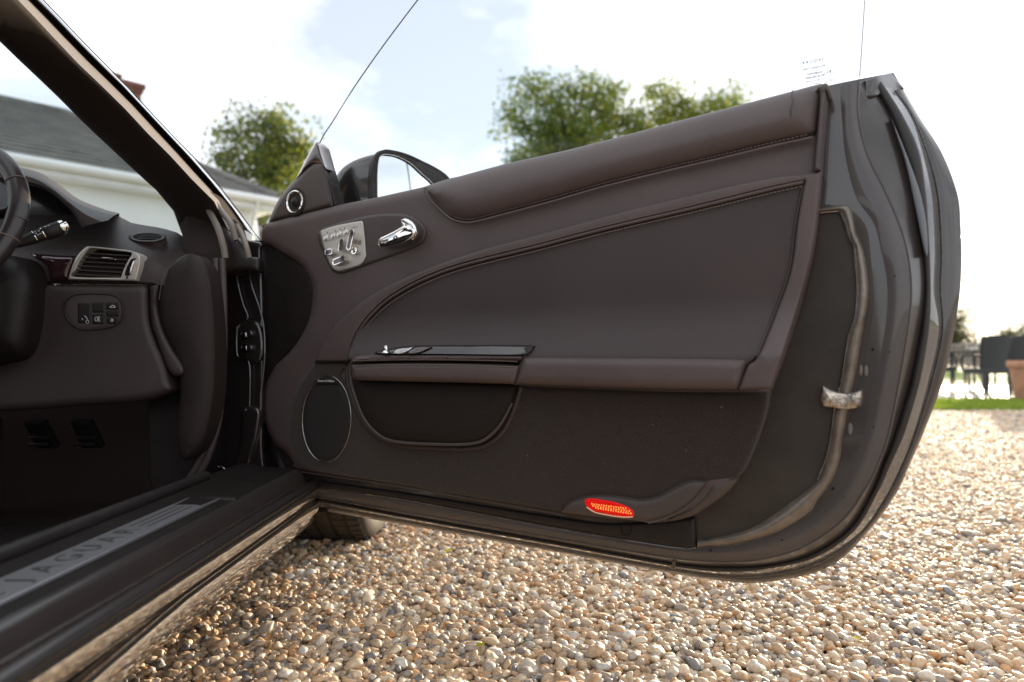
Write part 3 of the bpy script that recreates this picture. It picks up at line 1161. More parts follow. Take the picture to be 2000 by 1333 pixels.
# far hedge line
def hedge():
    n = 30000
    x = rng.uniform(-110, 130, n); h = 1.5 + 0.7 * np.sin(x * 0.31) + 0.5 * np.sin(x * 0.83 + 1)
    pos = np.stack([x, 62 + rng.normal(0, 0.9, n), rng.uniform(0, 1, n) ** 0.8 * h], -1)
    u = rng.normal(size=(n, 3)); u /= np.linalg.norm(u, axis=1)[:, None]
    w = np.cross(u, rng.normal(size=(n, 3))); w /= np.linalg.norm(w, axis=1)[:, None]
    s = 0.28
    Q = np.stack([pos - u * s, pos + w * s * 0.7, pos + u * s, pos - w * s * 0.7], 1)
    me = bpy.data.meshes.new("hedge")
    me.from_pydata(Q.reshape(-1, 3).tolist(), [], np.arange(4 * n).reshape(-1, 4).tolist())
    me.materials.append(LEAF_FAR)
    o = bpy.data.objects.new("hedge", me)
    COL.objects.link(o)
    tag(o, "long low hedge far beyond the lawn on the horizon", kind="stuff")
hedge()

# ------------------------------------------------------------------ patio furniture, pot, fence
RATTAN = mat("dark_woven_rattan", (0.028, 0.030, 0.034), 0.6, bump=(150, 0.8, 0.006), vary=(60, 0.4))
WOOD = mat("weathered_wood", (0.22, 0.19, 0.16), 0.7, vary=(15, 0.25))
TERRA = mat("terracotta", (0.42, 0.22, 0.14), 0.8, bump=(60, 0.2, 0.003), vary=(8, 0.2))
PAT = 0.025

def rattan_chair(x, y, rz, label, group):
    r = empty("patio_chair", (x, y, PAT), label, "chair", group)
    c, s = math.cos(rz), math.sin(rz)
    A = np.array([[c, s, 0], [-s, c, 0], [0, 0, 1.0]])
    o = np.array([x, y, PAT])
    def P(a): return o + np.asarray(a, float) @ A
    # back: flared woven panel standing towards the camera (-y side)
    cur = []
    for z, w, dy in ((0.40, 0.23, -0.22), (0.55, 0.235, -0.235), (0.75, 0.25, -0.26), (0.92, 0.265, -0.285), (0.95, 0.26, -0.29)):
        t = np.linspace(-1, 1, 9)
        cur.append(np.array([P((w * q, dy + 0.05 * q * q, z + (0.025 * (1 - q * q) if z > 0.9 else 0))) for q in t]))
    bk = [cu - np.array([0, 0, 0]) + (np.array([0, 0.035, 0]) @ A) for cu in cur]
    loft("backrest", cur + bk[::-1], RATTAN, r, closed=True)
    V, F = box_geo(P((0, 0, 0.40)), (0.48, 0.46, 0.09), A, 0.015)
    mk("seat", V, F, RATTAN, r, smooth=False)
    for q in (-1, 1):
        for d in (-0.2, 0.2):
            tube("leg", [P((q * 0.21, d, 0.37)), P((q * 0.215, d * 1.08, 0.0))], 0.018, RATTAN, r, 6)
        pts = [P((q * 0.25, -0.22, 0.64)), P((q * 0.27, 0.0, 0.65)), P((q * 0.26, 0.2, 0.62)), P((q * 0.24, 0.22, 0.40))]
        tube("armrest", pts, 0.022, RATTAN, r, 6, k=4)
    return r
G1 = "dark rattan chairs round the patio table"
c1 = px3(1927, 775, 11.2); c2 = px3(1985, 773, 11.35)
rattan_chair(c1[0], 11.2, 0.1, "dark woven patio chair nearest the open door, its back to the drive", G1)
rattan_chair(c2[0], 11.35, -0.12, "dark woven patio chair behind the terracotta pot", G1)
rattan_chair(c1[0] + 0.35, 13.1, math.pi + 0.1, "dark woven patio chair on the far side of the table", G1)
tb = empty("patio_table", (c1[0] + 0.55, 12.15, PAT), "round dark patio table between the woven chairs", "table")
tp = np.array([c1[0] + 0.55, 12.15, PAT])
lathe("tabletop", [(0.0, 0.73), (0.6, 0.73), (0.61, 0.715), (0.6, 0.70), (0.0, 0.70)], tp, (0, 0, 1), RATTAN, tb, 28)
for q in range(4):
    a = q * math.pi / 2 + 0.78
    tube("leg", [tp + np.array([0.42 * math.cos(a), 0.42 * math.sin(a), 0.70]), tp + np.array([0.45 * math.cos(a), 0.45 * math.sin(a), 0])], 0.022, RATTAN, tb, 6)

# slatted wooden garden seat further back
def bench(x, y):
    r = empty("garden_bench", (x, y, 0.0), "weathered slatted wooden bench on the lawn edge by the door", "bench")
    o = np.array([x, y, PAT])
    for q in (-0.55, 0.55):
        for d, h in ((-0.22, 0.88), (0.22, 0.62)):
            V, F = box_geo(o + np.array([q, d, h / 2]), (0.06, 0.06, h), bev=0.006)
            mk("leg", V, F, WOOD, r, smooth=False)
        V, F = box_geo(o + np.array([q, 0.0, 0.63]), (0.065, 0.52, 0.035), bev=0.006)
        mk("armrest", V, F, WOOD, r, smooth=False)
    for z in (0.88, 0.50):
        V, F = box_geo(o + np.array([0, -0.225, z]), (1.2, 0.04, 0.07), bev=0.006)
        mk("back_rail", V, F, WOOD, r, smooth=False)
    for i in range(11):
        V, F = box_geo(o + np.array([-0.46 + i * 0.092, -0.222, 0.69]), (0.045, 0.02, 0.32))
        mk("slat", V, F, WOOD, r, smooth=False)
    for i in range(5):
        V, F = box_geo(o + np.array([0, -0.17 + i * 0.09, 0.43]), (1.1, 0.075, 0.022))
        mk("seat_slat", V, F, WOOD, r, smooth=False)
p = px3(1856, 760, 14.6)
bench(p[0], 14.6)

pp = px3(2012, 790, 9.6)
pot = empty("flower_pot", (pp[0], 9.6, 0.03), "large terracotta pot at the right end of the lawn strip", "flower pot")
pc = np.array([pp[0], 9.6, 0.03])
lathe("pot_body", [(0.0, 0.0), (0.17, 0.0), (0.18, 0.02), (0.235, 0.47), (0.235, 0.48)], pc, (0, 0, 1), TERRA, pot, 32)
lathe("rim", [(0.235, 0.465), (0.262, 0.47), (0.27, 0.50), (0.268, 0.55), (0.255, 0.565), (0.225, 0.56), (0.22, 0.50)], pc, (0, 0, 1), TERRA, pot, 32)
lathe("soil", [(0.0, 0.51), (0.222, 0.50)], pc, (0, 0, 1), BARK, pot, 24)

def fence():
    r = empty("rail_fence", (9, 24, 0), "low wooden rail fence across the far lawn", "fence")
    for i in range(17):
        V, F = box_geo((2 + i * 1.6, 24, 0.5), (0.09, 0.09, 1.0), bev=0.01)
        mk("post", V, F, WOOD, r, smooth=False)
    for z in (0.35, 0.62, 0.9):
        V, F = box_geo((14.8, 24 - 0.06, z), (25.8, 0.03, 0.09))
        mk("rail", V, F, WOOD, r, smooth=False)
fence()
# ================================================================== the car
car = empty("car", (-1.35, 0.9, 0.0), "black car with its driver door swung wide open over the gravel", "car")

# ------------------------------------------------------------------ the open door
DU = np.array([0.866, -0.5, 0.0])
DOOR = Frame((-0.61, 1.73, 0.0), DU, (0, 0, 1))

B_ = [(1640,168),(1645,240),(1652,310),(1672,385),(1707,438),(1722,495),(1733,560),(1729,640),(1708,745),(1688,838),(1670,898),(1640,958),(1592,1006),(1536,1035),(1480,1056),(1420,1068),(1310,1066),(1080,1031),(780,974),(607,950)]
A_ = [(1678,159),(1677,225),(1694,300),(1730,375),(1758,440),(1774,497),(1781,565),(1775,640),(1757,745),(1737,845),(1717,903),(1694,950),(1645,1018),(1570,1069),(1500,1091),(1435,1098),(1322,1092),(1080,1051),(780,998),(592,962)]
C_ = [(1700,155),(1741,231),(1765,300),(1786,377),(1794,440),(1803,497),(1806,570),(1799,640),(1779,742),(1749,845),(1727,900),(1702,962),(1658,1033),(1583,1083),(1500,1104),(1425,1108),(1322,1101),(1080,1058),(780,1005),(585,967)]
D_ = [(1715,152),(1762,225),(1795,300),(1808,380),(1813,440),(1816,500),(1818,570),(1815,640),(1797,745),(1767,840),(1741,905),(1712,967),(1668,1038),(1590,1090),(1500,1111),(1420,1116),(1320,1107),(1080,1064),(780,1010),(578,971)]
E_ = [(1728,149),(1780,222),(1812,300),(1832,375),(1838,440),(1840,500),(1838,570),(1842,648),(1822,742),(1793,838),(1768,903),(1735,970),(1682,1042),(1600,1099),(1496,1124),(1412,1125),(1314,1112),(1080,1070),(780,1016),(568,977)]
S_ = [(1745,142),(1793,225),(1840,300),(1870,380),(1876,440),(1878,500),(1875,570),(1863,650),(1842,744),(1805,843),(1779,903),(1752,962),(1695,1040),(1615,1110),(1491,1138),(1412,1135),(1300,1118),(1080,1078),(780,1024),(556,985)]
def dcurve(pts, n): return DOOR.p3(spline(pts, 8), n)
def mixpx(a, b, t): return [tuple(np.array(p) * (1 - t) + np.array(q) * t) for p, q in zip(a, b)]

# inner sheet of the door shell, from the hinge to the outer rim
T_rest = [(590,950),(560,930),(540,880),(520,800),(515,700),(515,600),(513,500),(513,445),(524,440),(524,440),(648,407),(736,388),(826,368),(900,347),(1110,295),(1350,232),(1612,167)]
shell_poly = [tuple(p) for p in B_] + [B_[-1]] + T_rest + [T_rest[-1]]
door = panel("door", DOOR, [B_[0]] + shell_poly, -0.052, PAINT_DUSTY, car, res=0.03, skirt=0.0, slide=False)
door["label"] = "driver door swung wide open"

def band(name, ca, na, cb, nb, material, mid=None, parent=door, k=4, curve=0.0):
    cs = []
    for i in range(k + 1):
        t = i / k
        n = na + (nb - na) * t + curve * math.sin(math.pi * t)
        cs.append(dcurve(mixpx(ca, cb, t), n))
    return loft(name, cs, material, parent)
band("closing_flange", B_, -0.052, A_, -0.056, FLANGE, curve=0.004)
band("seal_channel", A_, -0.056, C_, -0.088, PAINT_DULL)
band("rim_step", D_, -0.094, E_, -0.146, SEALANT, curve=0.004)
band("outer_lip", E_, -0.142, S_, -0.156, PAINT_DUSTY, curve=0.005)
tube("pressed_edge", dcurve(A_, -0.0555), 0.0016, FLANGE, door, seg=6)
tube("pressed_edge", dcurve(E_, -0.141), 0.0016, SEALANT, door, seg=6)
# rubber seal lying in the channel
sc_ = dcurve(mixpx(C_, D_, 0.5), -0.089)
cc_, dd_ = dcurve(C_, -0.09), dcurve(D_, -0.09)
wd = np.linalg.norm(cc_ - dd_, axis=1) / 2
V, F = tube_geo(sc_, np.clip(wd * 1.05, 0.003, 0.012), 10)
mk("weather_seal", V, F, RUBBER, door)
# edge fold and outer skin
s0, s1 = dcurve(S_, -0.156), dcurve(S_, -0.168)
def inset_px(pts, c, k): return [tuple(np.array(p) + (np.array(c) - np.array(p)) * k) for p in pts]
loft("edge_fold", [s0, s1], PAINT, door)
sp_ = spline(S_, 8)
suw = DOOR.uw(sp_, -0.168)
top = DOOR.uw(spline([(1745,142),(1605,170),(1350,232),(1110,295),(900,347),(736,388),(648,407),(524,440)], 4), -0.168)
skin = np.vstack([suw, DOOR.uw([(530,900),(518,700),(518,500)], -0.168), top[::-1][1:-1]])
def skin_f(u, w):
    return -0.055 * np.sin(np.clip((w - 0.24) / 0.85, 0, 1) * math.pi)
panel("outer_skin", DOOR, [tuple(p) for p in skin], -0.169, PAINT, door, px=False, k=1, res=0.05, nfun=skin_f, skirt=0.0, slide=False)

# hinge end closing panel
he = DOOR.p3([(513,445),(515,600),(515,700),(530,880),(560,940),(580,968)], -0.045)
he2 = he - DOOR.N * 0.124 + DU * 0.01
loft("hinge_face", [he, he2], PAINT, door)

# cavity behind the trim: dark pocket, bonded film and its rolled edge
panel("cavity_liner", DOOR, [(1590,405),(1640,403),(1655,405),(1690,440),(1700,500),(1705,580),(1700,640),(1680,730),(1655,830),(1632,900),(1590,970),(1520,1018),(1440,1050),(1362,1066),(1362,1066),(1358,990),(1440,930),(1500,760),(1560,600),(1590,470)],
      -0.050, mat("liner_board", (0.030, 0.023, 0.018), 0.55, spec=0.4, bump=(60, 0.15, 0.003), vary=(12, 0.3)), door, bulge=0.002, rad=0.01, res=0.03, skirt=0.001)
fo = [(1590,409),(1632,402),(1658,402),(1666,420),(1673,455),(1684,480),(1691,510),(1696,550),(1696,580),(1690,620),(1683,660),(1671,730),(1662,770),(1655,805),(1645,860),(1640,900),(1622,945),(1597,977),(1583,1000),(1540,1028),(1513,1042),(1480,1052),(1430,1064),(1362,1070)]
fi = [(1592,417),(1630,413),(1641,416),(1651,440),(1658,465),(1667,485),(1670,515),(1673,545),(1674,580),(1670,620),(1657,660),(1645,730),(1638,770),(1629,805),(1621,860),(1612,900),(1597,938),(1570,962),(1540,985),(1505,1010),(1478,1026),(1450,1038),(1410,1048),(1362,1055)]
film_c = []
for t in np.linspace(0, 1, 7):
    film_c.append(dcurve(mixpx(fi, fo, t), -0.047 + 0.012 * math.sin(math.pi * t) ** 0.7))
loft("water_shield_edge", film_c, FILM, door, sharp=80)
tube("film_bead", dcurve([p for p in fi[:17]], -0.043), 0.0016, CHROME_DARK, door, seg=6)

# metal clip round the cable
def clip():
    out = [(1607,757),(1613,758),(1632,766),(1652,769),(1668,767),(1682,765),(1681,790),(1672,797),(1655,800),(1628,797),(1604,790)]
    o = panel("metal_clip", DOOR, out, -0.030, RUSTY, door, bulge=0.006, rad=0.012, res=0.01, skirt=0.025,
              nfun=lambda u, w: 0.0022 * np.sin(u * 170) * np.sin(w * 120))
    return o
clip()
for (x, y, rx, ry) in ((1681, 723, 4, 12), (1691.5, 725, 4, 11), (1660, 838, 5, 12)):
    panel("plug", DOOR, ellipse(x, y, rx, ry, 16), -0.050, PLUG, door, bulge=0.002, rad=0.005, res=0.02, skirt=0.004, k=1)
for (x, y) in ((1737, 688), (1706, 835), (1704.5, 683), (1649, 972), (1627, 955), (1527, 1055), (1388, 1076), (1748, 539)):
    panel("drain_hole", DOOR, ellipse(x, y, 2.6, 3.2, 10), -0.0505, BLACK_MATT, door, bulge=0.0006, rad=0.002, res=0.02, skirt=0.001, k=1)
# upper corner of the shut face: folded plates of the latch side
panel("corner_cap", DOOR, [(1690,157),(1690,157),(1738,143),(1738,143),(1765,172),(1765,172),(1735,182),(1695,190),(1689,186)], -0.070, PAINT_DUSTY, door, bulge=0.002, rad=0.003, res=0.02, skirt=0.012, nfun=lambda u, w: -0.080 * sstep(1.350, 1.395, u))
panel("latch_plate", DOOR, [(1741,231),(1741,231),(1770,300),(1795,370),(1808,430),(1812,480),(1810,500),(1803,480),(1792,425),(1770,322),(1752,266)], -0.076, mat("grey_plate", (0.15, 0.16, 0.175), 0.4, metal=0.2, bump=(200, 0.1, 0.001)), door, bulge=0.002, rad=0.006, res=0.03, skirt=0.02)

# ---- trim
def flare(u, w):
    t = np.clip((0.735 - w) / 0.10, 0, 1)
    return 0.046 * t ** 2.0 * sstep(0.0, 0.12, u)

T_ = [(513,474),(512,452),(518,440),(530,434),(648,404),(702,393),(736,386),(826,366),(826,366),(900,360),(1110,310),(1350,245),(1590,178),(1616,172),(1616,172),(1603,332),(1590,470),(1563,590),(1530,695),(1505,760),(1497,800),(1478,860),(1455,915),(1440,936),(1419,963),(1376,993),(1358,1004),(1320,1013),(1266,1019),(1200,1010),(1095,999),(780,947),(589,918),(573,904),(557,884),(537,868),(521,836),(512,802),(516,758),(530,730),(541,712),(564,690),(586,661),(602,629),(609,600),(611,570),(606,548),(593,525),(575,509),(552,496),(530,481)]
panel("door_trim", DOOR, T_, -0.022, LEATHER, door, bulge=0.014, rad=0.022, res=0.025, skirt=0.03)
# dark hollow beside the hinge
panel("hinge_hollow", DOOR, [(514,474),(552,494),(593,523),(613,560),(611,610),(588,664),(543,713),(518,757),(514,700),(513,600)], -0.030, PLASTIC_BLACK, door, bulge=0.004, rad=0.02, res=0.03, skirt=0.01)

# padded waist roll along the top
wr = [(826,366),(826,366),(878,349),(900,344),(990,320),(1110,293),(1200,270),(1350,230),(1500,191),(1590,167),(1604,164),(1610,168),(1610,168),(1598,268),(1598,268),(1590,268),(1500,286),(1410,308),(1290,336),(1170,366),(1080,392),(990,416),(945,428),(915,434),(900,433),(880,427),(860,410),(838,386)]
def wr_f(u, w): return 0.0 * u
panel("waist_roll", DOOR, wr, -0.018, LEATHER, door, bulge=0.038, rad=0.050, res=0.02, skirt=0.035)
seam = [(830,372),(842,392),(862,412),(882,428.5),(902,434.5),(917,435.5),(947,429.5),(992,417.5),(1082,393.5),(1172,367.5),(1292,337.5),(1412,309.5),(1502,287.5),(1588,269)]
tube("piping", DOOR.p3(spline(seam, 8), 0.004), 0.0028, LEATHER, door, seg=8)
st = [(835,374),(846,389),(866,407),(884,422),(903,428),(918,429),(946,423),(990,411),(1080,387),(1170,361),(1290,331),(1410,303),(1500,281),(1580,263)]
stitches("stitching", DOOR.p3(spline(st, 8), 0.0018), DOOR.N, STITCH, door)
# end cap of the roll
panel("end_cap", DOOR, [(1596,170),(1596,170),(1612,163),(1618,168),(1616,178),(1610,190),(1603,300),(1602,332),(1602,332),(1590,335),(1590,335),(1594,280),(1601,190)], 0.004, PLASTIC, door, bulge=0.008, rad=0.010, res=0.02, skirt=0.05)

# sweeping band between the roll and the centre panel, running down the rear edge
arch_o = [(1604,334),(1604,334),(1575,339),(1500,347),(1350,380),(1200,417),(1050,458),(966,480),(900,501),(820,530),(760,557),(715,584),(688,605),(654,637),(629,675),(615,707),(615,707)]
arch_i = [(681,707),(681,707),(687,672),(702,641),(724,613),(760,581),(820,547),(900,517),(1050,480),(1110,464),(1200,441),(1350,406),(1500,369),(1571,354),(1571,354),(1557,433),(1544,528),(1516,609),(1480,696),(1460,716),(1442,762),(1442,762),(1505,760),(1505,760),(1530,686),(1566,574),(1590,470)]
panel("arched_band", DOOR, arch_o + arch_i, -0.006, LEATHER, door, bulge=0.011, rad=0.0055, res=0.02, skirt=0.02, nfun=lambda u, w: flare(u, w) * sstep(0.25, 0.5, u))
ln = [(683,700),(689,672),(704,643),(726,615),(762,583),(822,549),(902,519),(1050,482),(1110,466),(1200,443),(1350,408),(1500,371),(1569,356)]
tube("piping", DOOR.p3(spline(ln, 8), 0.0012), 0.0034, LEATHER, door, seg=8)
stitches("stitching", DOOR.p3(spline([(x - 3, y - 6) for x, y in ln], 8), 0.0045), DOOR.N, STITCH, door)
stitches("stitching", DOOR.p3(spline([(x + 4, y + 7) for x, y in ln], 8), 0.0005), DOOR.N, STITCH_LIGHT, door)
rl = np.array([(1568,362),(1554,436),(1541,530),(1513,612),(1478,697)])
ruw = DOOR.uw(spline(rl, 8), 0.0)
tube("piping", DOOR.slide(DOOR.p3(spline(rl, 8), 0.0), -0.0005 + flare(ruw[:, 0], ruw[:, 1])), 0.0018, LEATHER_DARK, door, seg=6)

# centre panel flowing out into the armrest
cp_ = [(681,705),(687,672),(702,641),(724,613),(760,581),(820,547),(900,517),(1050,480),(1110,464),(1200,441),(1350,406),(1500,369),(1571,354),(1571,354),(1557,433),(1544,528),(1516,609),(1480,696),(1460,716),(1442,763),(1442,763),(1300,761),(1100,755),(1003,752),(1003,752),(1010,720),(1020,697),(1020,697),(850,697),(735,697)]
panel("centre_panel", DOOR, cp_, -0.012, LEATHER_DARK, door, bulge=0.008, rad=0.005, res=0.012, skirt=0.03, nfun=flare)
# rounded front of the armrest
panel("armrest", DOOR, [(1021,700),(1026,697),(1100,697),(1300,698),(1440,700),(1456,703),(1458,716),(1446,762),(1446,762),(1300,761),(1100,755),(1005,751),(1005,751),(1012,722)], 0.032, LEATHER, door, bulge=0.020, rad=0.018, res=0.015, skirt=0.04)

# grab pull with the storage pocket under it
panel("grab_pull", DOOR, [(684,708),(690,698),(704,694),(740,693),(900,693),(1010,694),(1021,697),(1019,706),(1019,706),(900,706),(760,706),(686,711)], 0.032, LEATHER, door, bulge=0.022, rad=0.012, res=0.012, skirt=0.04)
panel("pocket_lip", DOOR, [(684,712),(684,712),(760,709),(900,709),(1008,713),(1017,714),(1017,714),(1012,735),(1005,751),(1005,751),(900,748),(760,745),(694,742),(687,728)], 0.032, LEATHER, door, bulge=0.020, rad=0.012, res=0.012, skirt=0.04)
stitches("stitching", DOOR.p3(spline([(690,704.5),(800,703),(900,703.5),(1000,706),(1013,709)], 10), 0.0535), DOOR.N, STITCH_LIGHT, door)
stitches("stitching", DOOR.p3(spline([(690,714),(800,712),(900,713),(1000,716.5),(1010,717.5)], 10), 0.0515), DOOR.N, STITCH_LIGHT, door)
pk = [(690,742),(690,742),(760,745),(900,748),(1007,751),(1007,751),(1000,785),(982,820),(965,842),(942,860),(915,866),(870,867),(795,864),(755,857),(730,841),(710,816),(697,781)]
panel("door_pocket", DOOR, pk, 0.006, mat("pocket_cloth", (0.020, 0.015, 0.013), 0.9, spec=0.2, bump=(900, 0.5, 0.001), vary=(300, 0.3)), door, bulge=0.020, rad=0.05, res=0.018, skirt=0.02)
rim = [(683,712),(684,730),(687,752),(697,784),(711,817),(731,842),(756,858.5),(795,865.5),(870,868.5),(915,867.5),(943,861),(966,843),(983,821),(1000,788)]
tube("pocket_rim", DOOR.p3(spline(rim, 6), 0.012), np.concatenate([np.full(40, 0.0042), np.linspace(0.0042, 0.003, 39)]), PLASTIC, door, seg=8)
rim2 = [(678,716),(679,740),(686,770),(700,805),(719,835),(745,857),(790,871),(870,876),(920,876),(955,867),(985,840),(1006,795),(1018,756)]
tube("pocket_surround", DOOR.p3(spline(rim2, 6), -0.004), 0.006, LEATHER_DARK, door, seg=8)
# hollow and switches behind the grab pull
panel("pull_cup", DOOR, [(738,691),(760,682),(790,677),(815,675),(900,674.5),(1030,674.5),(1041,679),(1036,687),(1026,694),(1026,694),(900,693)], 0.0, PLASTIC_BLACK, door, bulge=0.003, rad=0.005, res=0.007, skirt=0.01, nfun=flare)
panel("cup_floor", DOOR, [(745,690.5),(762,684),(792,679),(817,677.5),(900,677),(1018,677),(1024,681),(1016,692.5),(900,692)], 0.0035, mat("gloss_black_plastic", (0.012, 0.010, 0.010), 0.18, coat=0.6), door, bulge=0.001, rad=0.004, res=0.007, skirt=0.004, nfun=flare)
panel("window_switch", DOOR, [(775,681),(800,678),(806,679),(790,690),(768,691)], 0.006, CHROME_DARK, door, bulge=0.003, rad=0.004, res=0.01, skirt=0.006, nfun=flare)
panel("window_switch", DOOR, [(812,678),(838,677.5),(842,679),(818,690),(796,690.5)], 0.006, PIANO, door, bulge=0.003, rad=0.004, res=0.01, skirt=0.006, nfun=flare)
mk_c = DOOR.p3([(754, 690)], 0.050)[0]
lathe("mirror_knob", [(0.0, 0.016), (0.004, 0.016), (0.0052, 0.014), (0.0045, 0.006), (0.009, 0.003), (0.010, 0.0), (0.0, -0.001)], mk_c, (0, 0, 1), CHROME, door, 20)

# carpeted lower panel and the moulded kick strip
carpet = [(614,709),(614,709),(681,709),(690,746),(1003,754),(1003,754),(1300,765),(1500,766),(1500,766),(1497,800),(1478,860),(1455,913),(1440,933),(1440,933),(1385,939),(1349,939),(1320,951),(1286,969),(1252,976),(1225,972),(1180,967),(1140,971),(1111,982),(1095,998),(1095,998),(780,945),(610,918),(585,905),(570,870),(566,820),(580,760)]
panel("carpet_panel", DOOR, carpet, -0.010, CARPET, door, bulge=0.006, rad=0.010, res=0.03, skirt=0.01)
tube("trim_split_line", DOOR.p3(spline([(615,709.5),(650,709),(682,709.5)], 6), -0.0025), 0.0016, BLACK_MATT, door, seg=6)
kick = [(1095,1001),(1095,1001),(1111,983),(1140,972),(1180,968),(1225,973),(1252,977),(1286,970),(1320,952),(1349,940),(1385,940),(1385,940),(1374,958),(1352,982),(1322,1003),(1290,1016),(1266,1022),(1266,1022),(1245,1018),(1162,1009)]
panel("kick_strip", DOOR, kick, -0.008, PLASTIC, door, bulge=0.010, rad=0.014, res=0.015, skirt=0.02)
kick2 = [(1386,940),(1386,940),(1440,932),(1444,933),(1419,965),(1376,995),(1358,1006),(1320,1017),(1266,1023),(1266,1023),(1291,1017),(1323,1004),(1353,983),(1375,959)]
panel("kick_strip", DOOR, kick2, -0.018, PLASTIC, door, bulge=0.012, rad=0.016, res=0.015, skirt=0.02)
tube("strip_crease", DOOR.p3(spline([(1384,941),(1373,959),(1351,983),(1321,1004),(1289,1017),(1266,1022)], 6), 0.001), 0.0016, PLASTIC, door, seg=6)
# lower metal sill strip of the shell, with its blanking plug
panel("lower_cover", DOOR, [(600,938),(600,938),(780,962),(1080,1010),(1200,1024),(1357,1012),(1357,1012),(1360,1070),(1360,1070),(1300,1066),(1080,1028),(780,973),(607,950)], -0.046, PLASTIC_BLACK, door, bulge=0.005, rad=0.008, res=0.03, skirt=0.012)
tube("plug_ring", DOOR.p3(ellipse(1223, 1033, 10.5, 13, 24), -0.0405), 0.0009, BLACK_MATT, door, seg=6, closed=True)
for pts, n, r, m in (([(589,921),(610,925),(780,950),(1080,1002),(1095,1003)], -0.020, 0.0022, PLASTIC),
                     ([(592,944),(607,951),(780,975),(1080,1030),(1300,1068),(1360,1071)], -0.046, 0.0020, PAINT_DUSTY),
                     ([(588,964),(598,968),(780,999),(1080,1052),(1322,1093)], -0.057, 0.0018, PAINT_DUSTY)):
    tube("pressed_edge", DOOR.p3(spline(pts, 10), n), r, m, door, seg=6)
panel("lower_rubber_joint", DOOR, [(1312,1093),(1312,1093),(1321,1094),(1321,1094),(1319,1112),(1319,1112),(1310,1111),(1310,1111)], -0.080, PAINT_DUSTY, door, bulge=0.003, rad=0.004, res=0.02, skirt=0.02)

# pale lint caught in the carpet pile
def lint():
    parts = []
    for (x, y, r) in ((1012, 796, 0.0010), (1410, 796, 0.0012), (1030, 890, 0.0010), (815, 905, 0.0008), (1275, 830, 0.0008), (1180, 905, 0.0007), (935, 935, 0.0008), (1340, 880, 0.0008)):
        p = DOOR.p3([(x, y)], 0.0005)[0]
        a = x * 0.7
        d = DU * math.cos(a) + np.array([0, 0, 1.0]) * math.sin(a)
        parts.append(tube_geo([p - d * r * 2, p + np.array([0, 0, r]), p + d * r * 2], r * 0.5, 5))
    V, F = join(parts)
    o = mk("carpet_lint", V, F, PLUG, door)
    o["kind"] = "stuff"
lint()
tube("leather_crease", DOOR.p3(spline([(1549, 176), (1546, 188), (1548, 199), (1544, 214), (1545, 228)], 5), np.interp(np.linspace(0, 1, 21), [0, 0.25, 0.5, 1], [0.004, 0.014, 0.0185, 0.0197])), 0.0008, LEATHER_DARK, door, seg=5)
# speaker
panel("speaker_grille", DOOR, ellipse(638, 819, 46, 83, 40, 0.03), -0.006, mat("speaker_cloth", (0.014, 0.011, 0.010), 0.8, bump=(1500, 0.8, 0.001)), door, bulge=0.005, rad=0.02, res=0.03, skirt=0.01, k=1)
tube("speaker_ring", DOOR.p3(ellipse(638, 819, 47.5, 84.5, 64, 0.03), 0.0), 0.0014, CHROME_DARK, door, seg=8, closed=True)
panel("speaker_badge", DOOR, [(617,752),(617,752),(624,741),(634,736),(644,736),(655,743),(660,751),(660,751)], 0.0005, PLASTIC_BLACK, door, bulge=0.002, rad=0.005, res=0.02, skirt=0.006)
bo = DOOR.p3([(636.5, 744.5)], 0.0042)[0]
lettering("badge_lettering", "Bowers & Wilkins", 0.0072, bo, DU, (0, 0, 1), WHITE_MARK, door)

# seat control panel
bez = [(620,457),(626,449),(635,443),(702,424),(748,417),(793,418),(815,427),(829,440),(834,453),(831,466),(822,478),(793,492),(725,516),(672,535),(660,535),(648,529),(635,504),(623,475)]
panel("control_bezel", DOOR, bez, -0.012, PLASTIC, door, bulge=0.010, rad=0.008, res=0.02, skirt=0.02)
panel("handle_recess", DOOR, [(712,432),(748,424),(793,425),(812,433),(824,445),(827,455),(821,468),(806,480),(780,489),(722,507),(717,500),(717,470)], -0.006, PIANO, door, bulge=0.006, rad=0.007, res=0.012, skirt=0.006,
      nfun=lambda u, w: -0.006 * sstep(0.225, 0.26, u))
pl = [(626,454),(632,449),(657,441),(702,432.5),(708,434),(710,441),(714,486),(714,504),(705,517),(690,523),(664,529.5),(655,528),(648,522),(639,504),(629,470)]
panel("control_panel", DOOR, pl, -0.001, SILVER, door, bulge=0.003, rad=0.005, res=0.02, skirt=0.008)
panel("button_strip", DOOR, [(629,463),(633,456),(660,447),(678,443),(680,449),(680,458),(660,466),(636,473),(631,470)], 0.0008, SILVER, door, bulge=0.002, rad=0.003, res=0.02, skirt=0.004)
for (x, y) in ((636.5, 465), (650.5, 461.3), (662.7, 457.6), (675, 454)):
    c0 = DOOR.p3([(x, y)], 0.0026)[0]
    b = lathe("memory_button", [(0.0070, -0.002), (0.0070, 0.0012), (0.0060, 0.0022), (0.0050, 0.0014), (0.0044, 0.0030), (0.0030, 0.0036), (0.0012, 0.0030), (0.0, 0.0028)], c0, DOOR.N, CHROME, door, 22)
for (x, y) in ((639, 455), (655, 451), (664.5, 447.5), (673, 445.5)):
    panel("button_mark", DOOR, ellipse(x, y, 0.9, 1.4, 8), 0.0034, DARK_MARK, door, bulge=0.0003, rad=0.001, res=0.02, skirt=0.001, k=1)

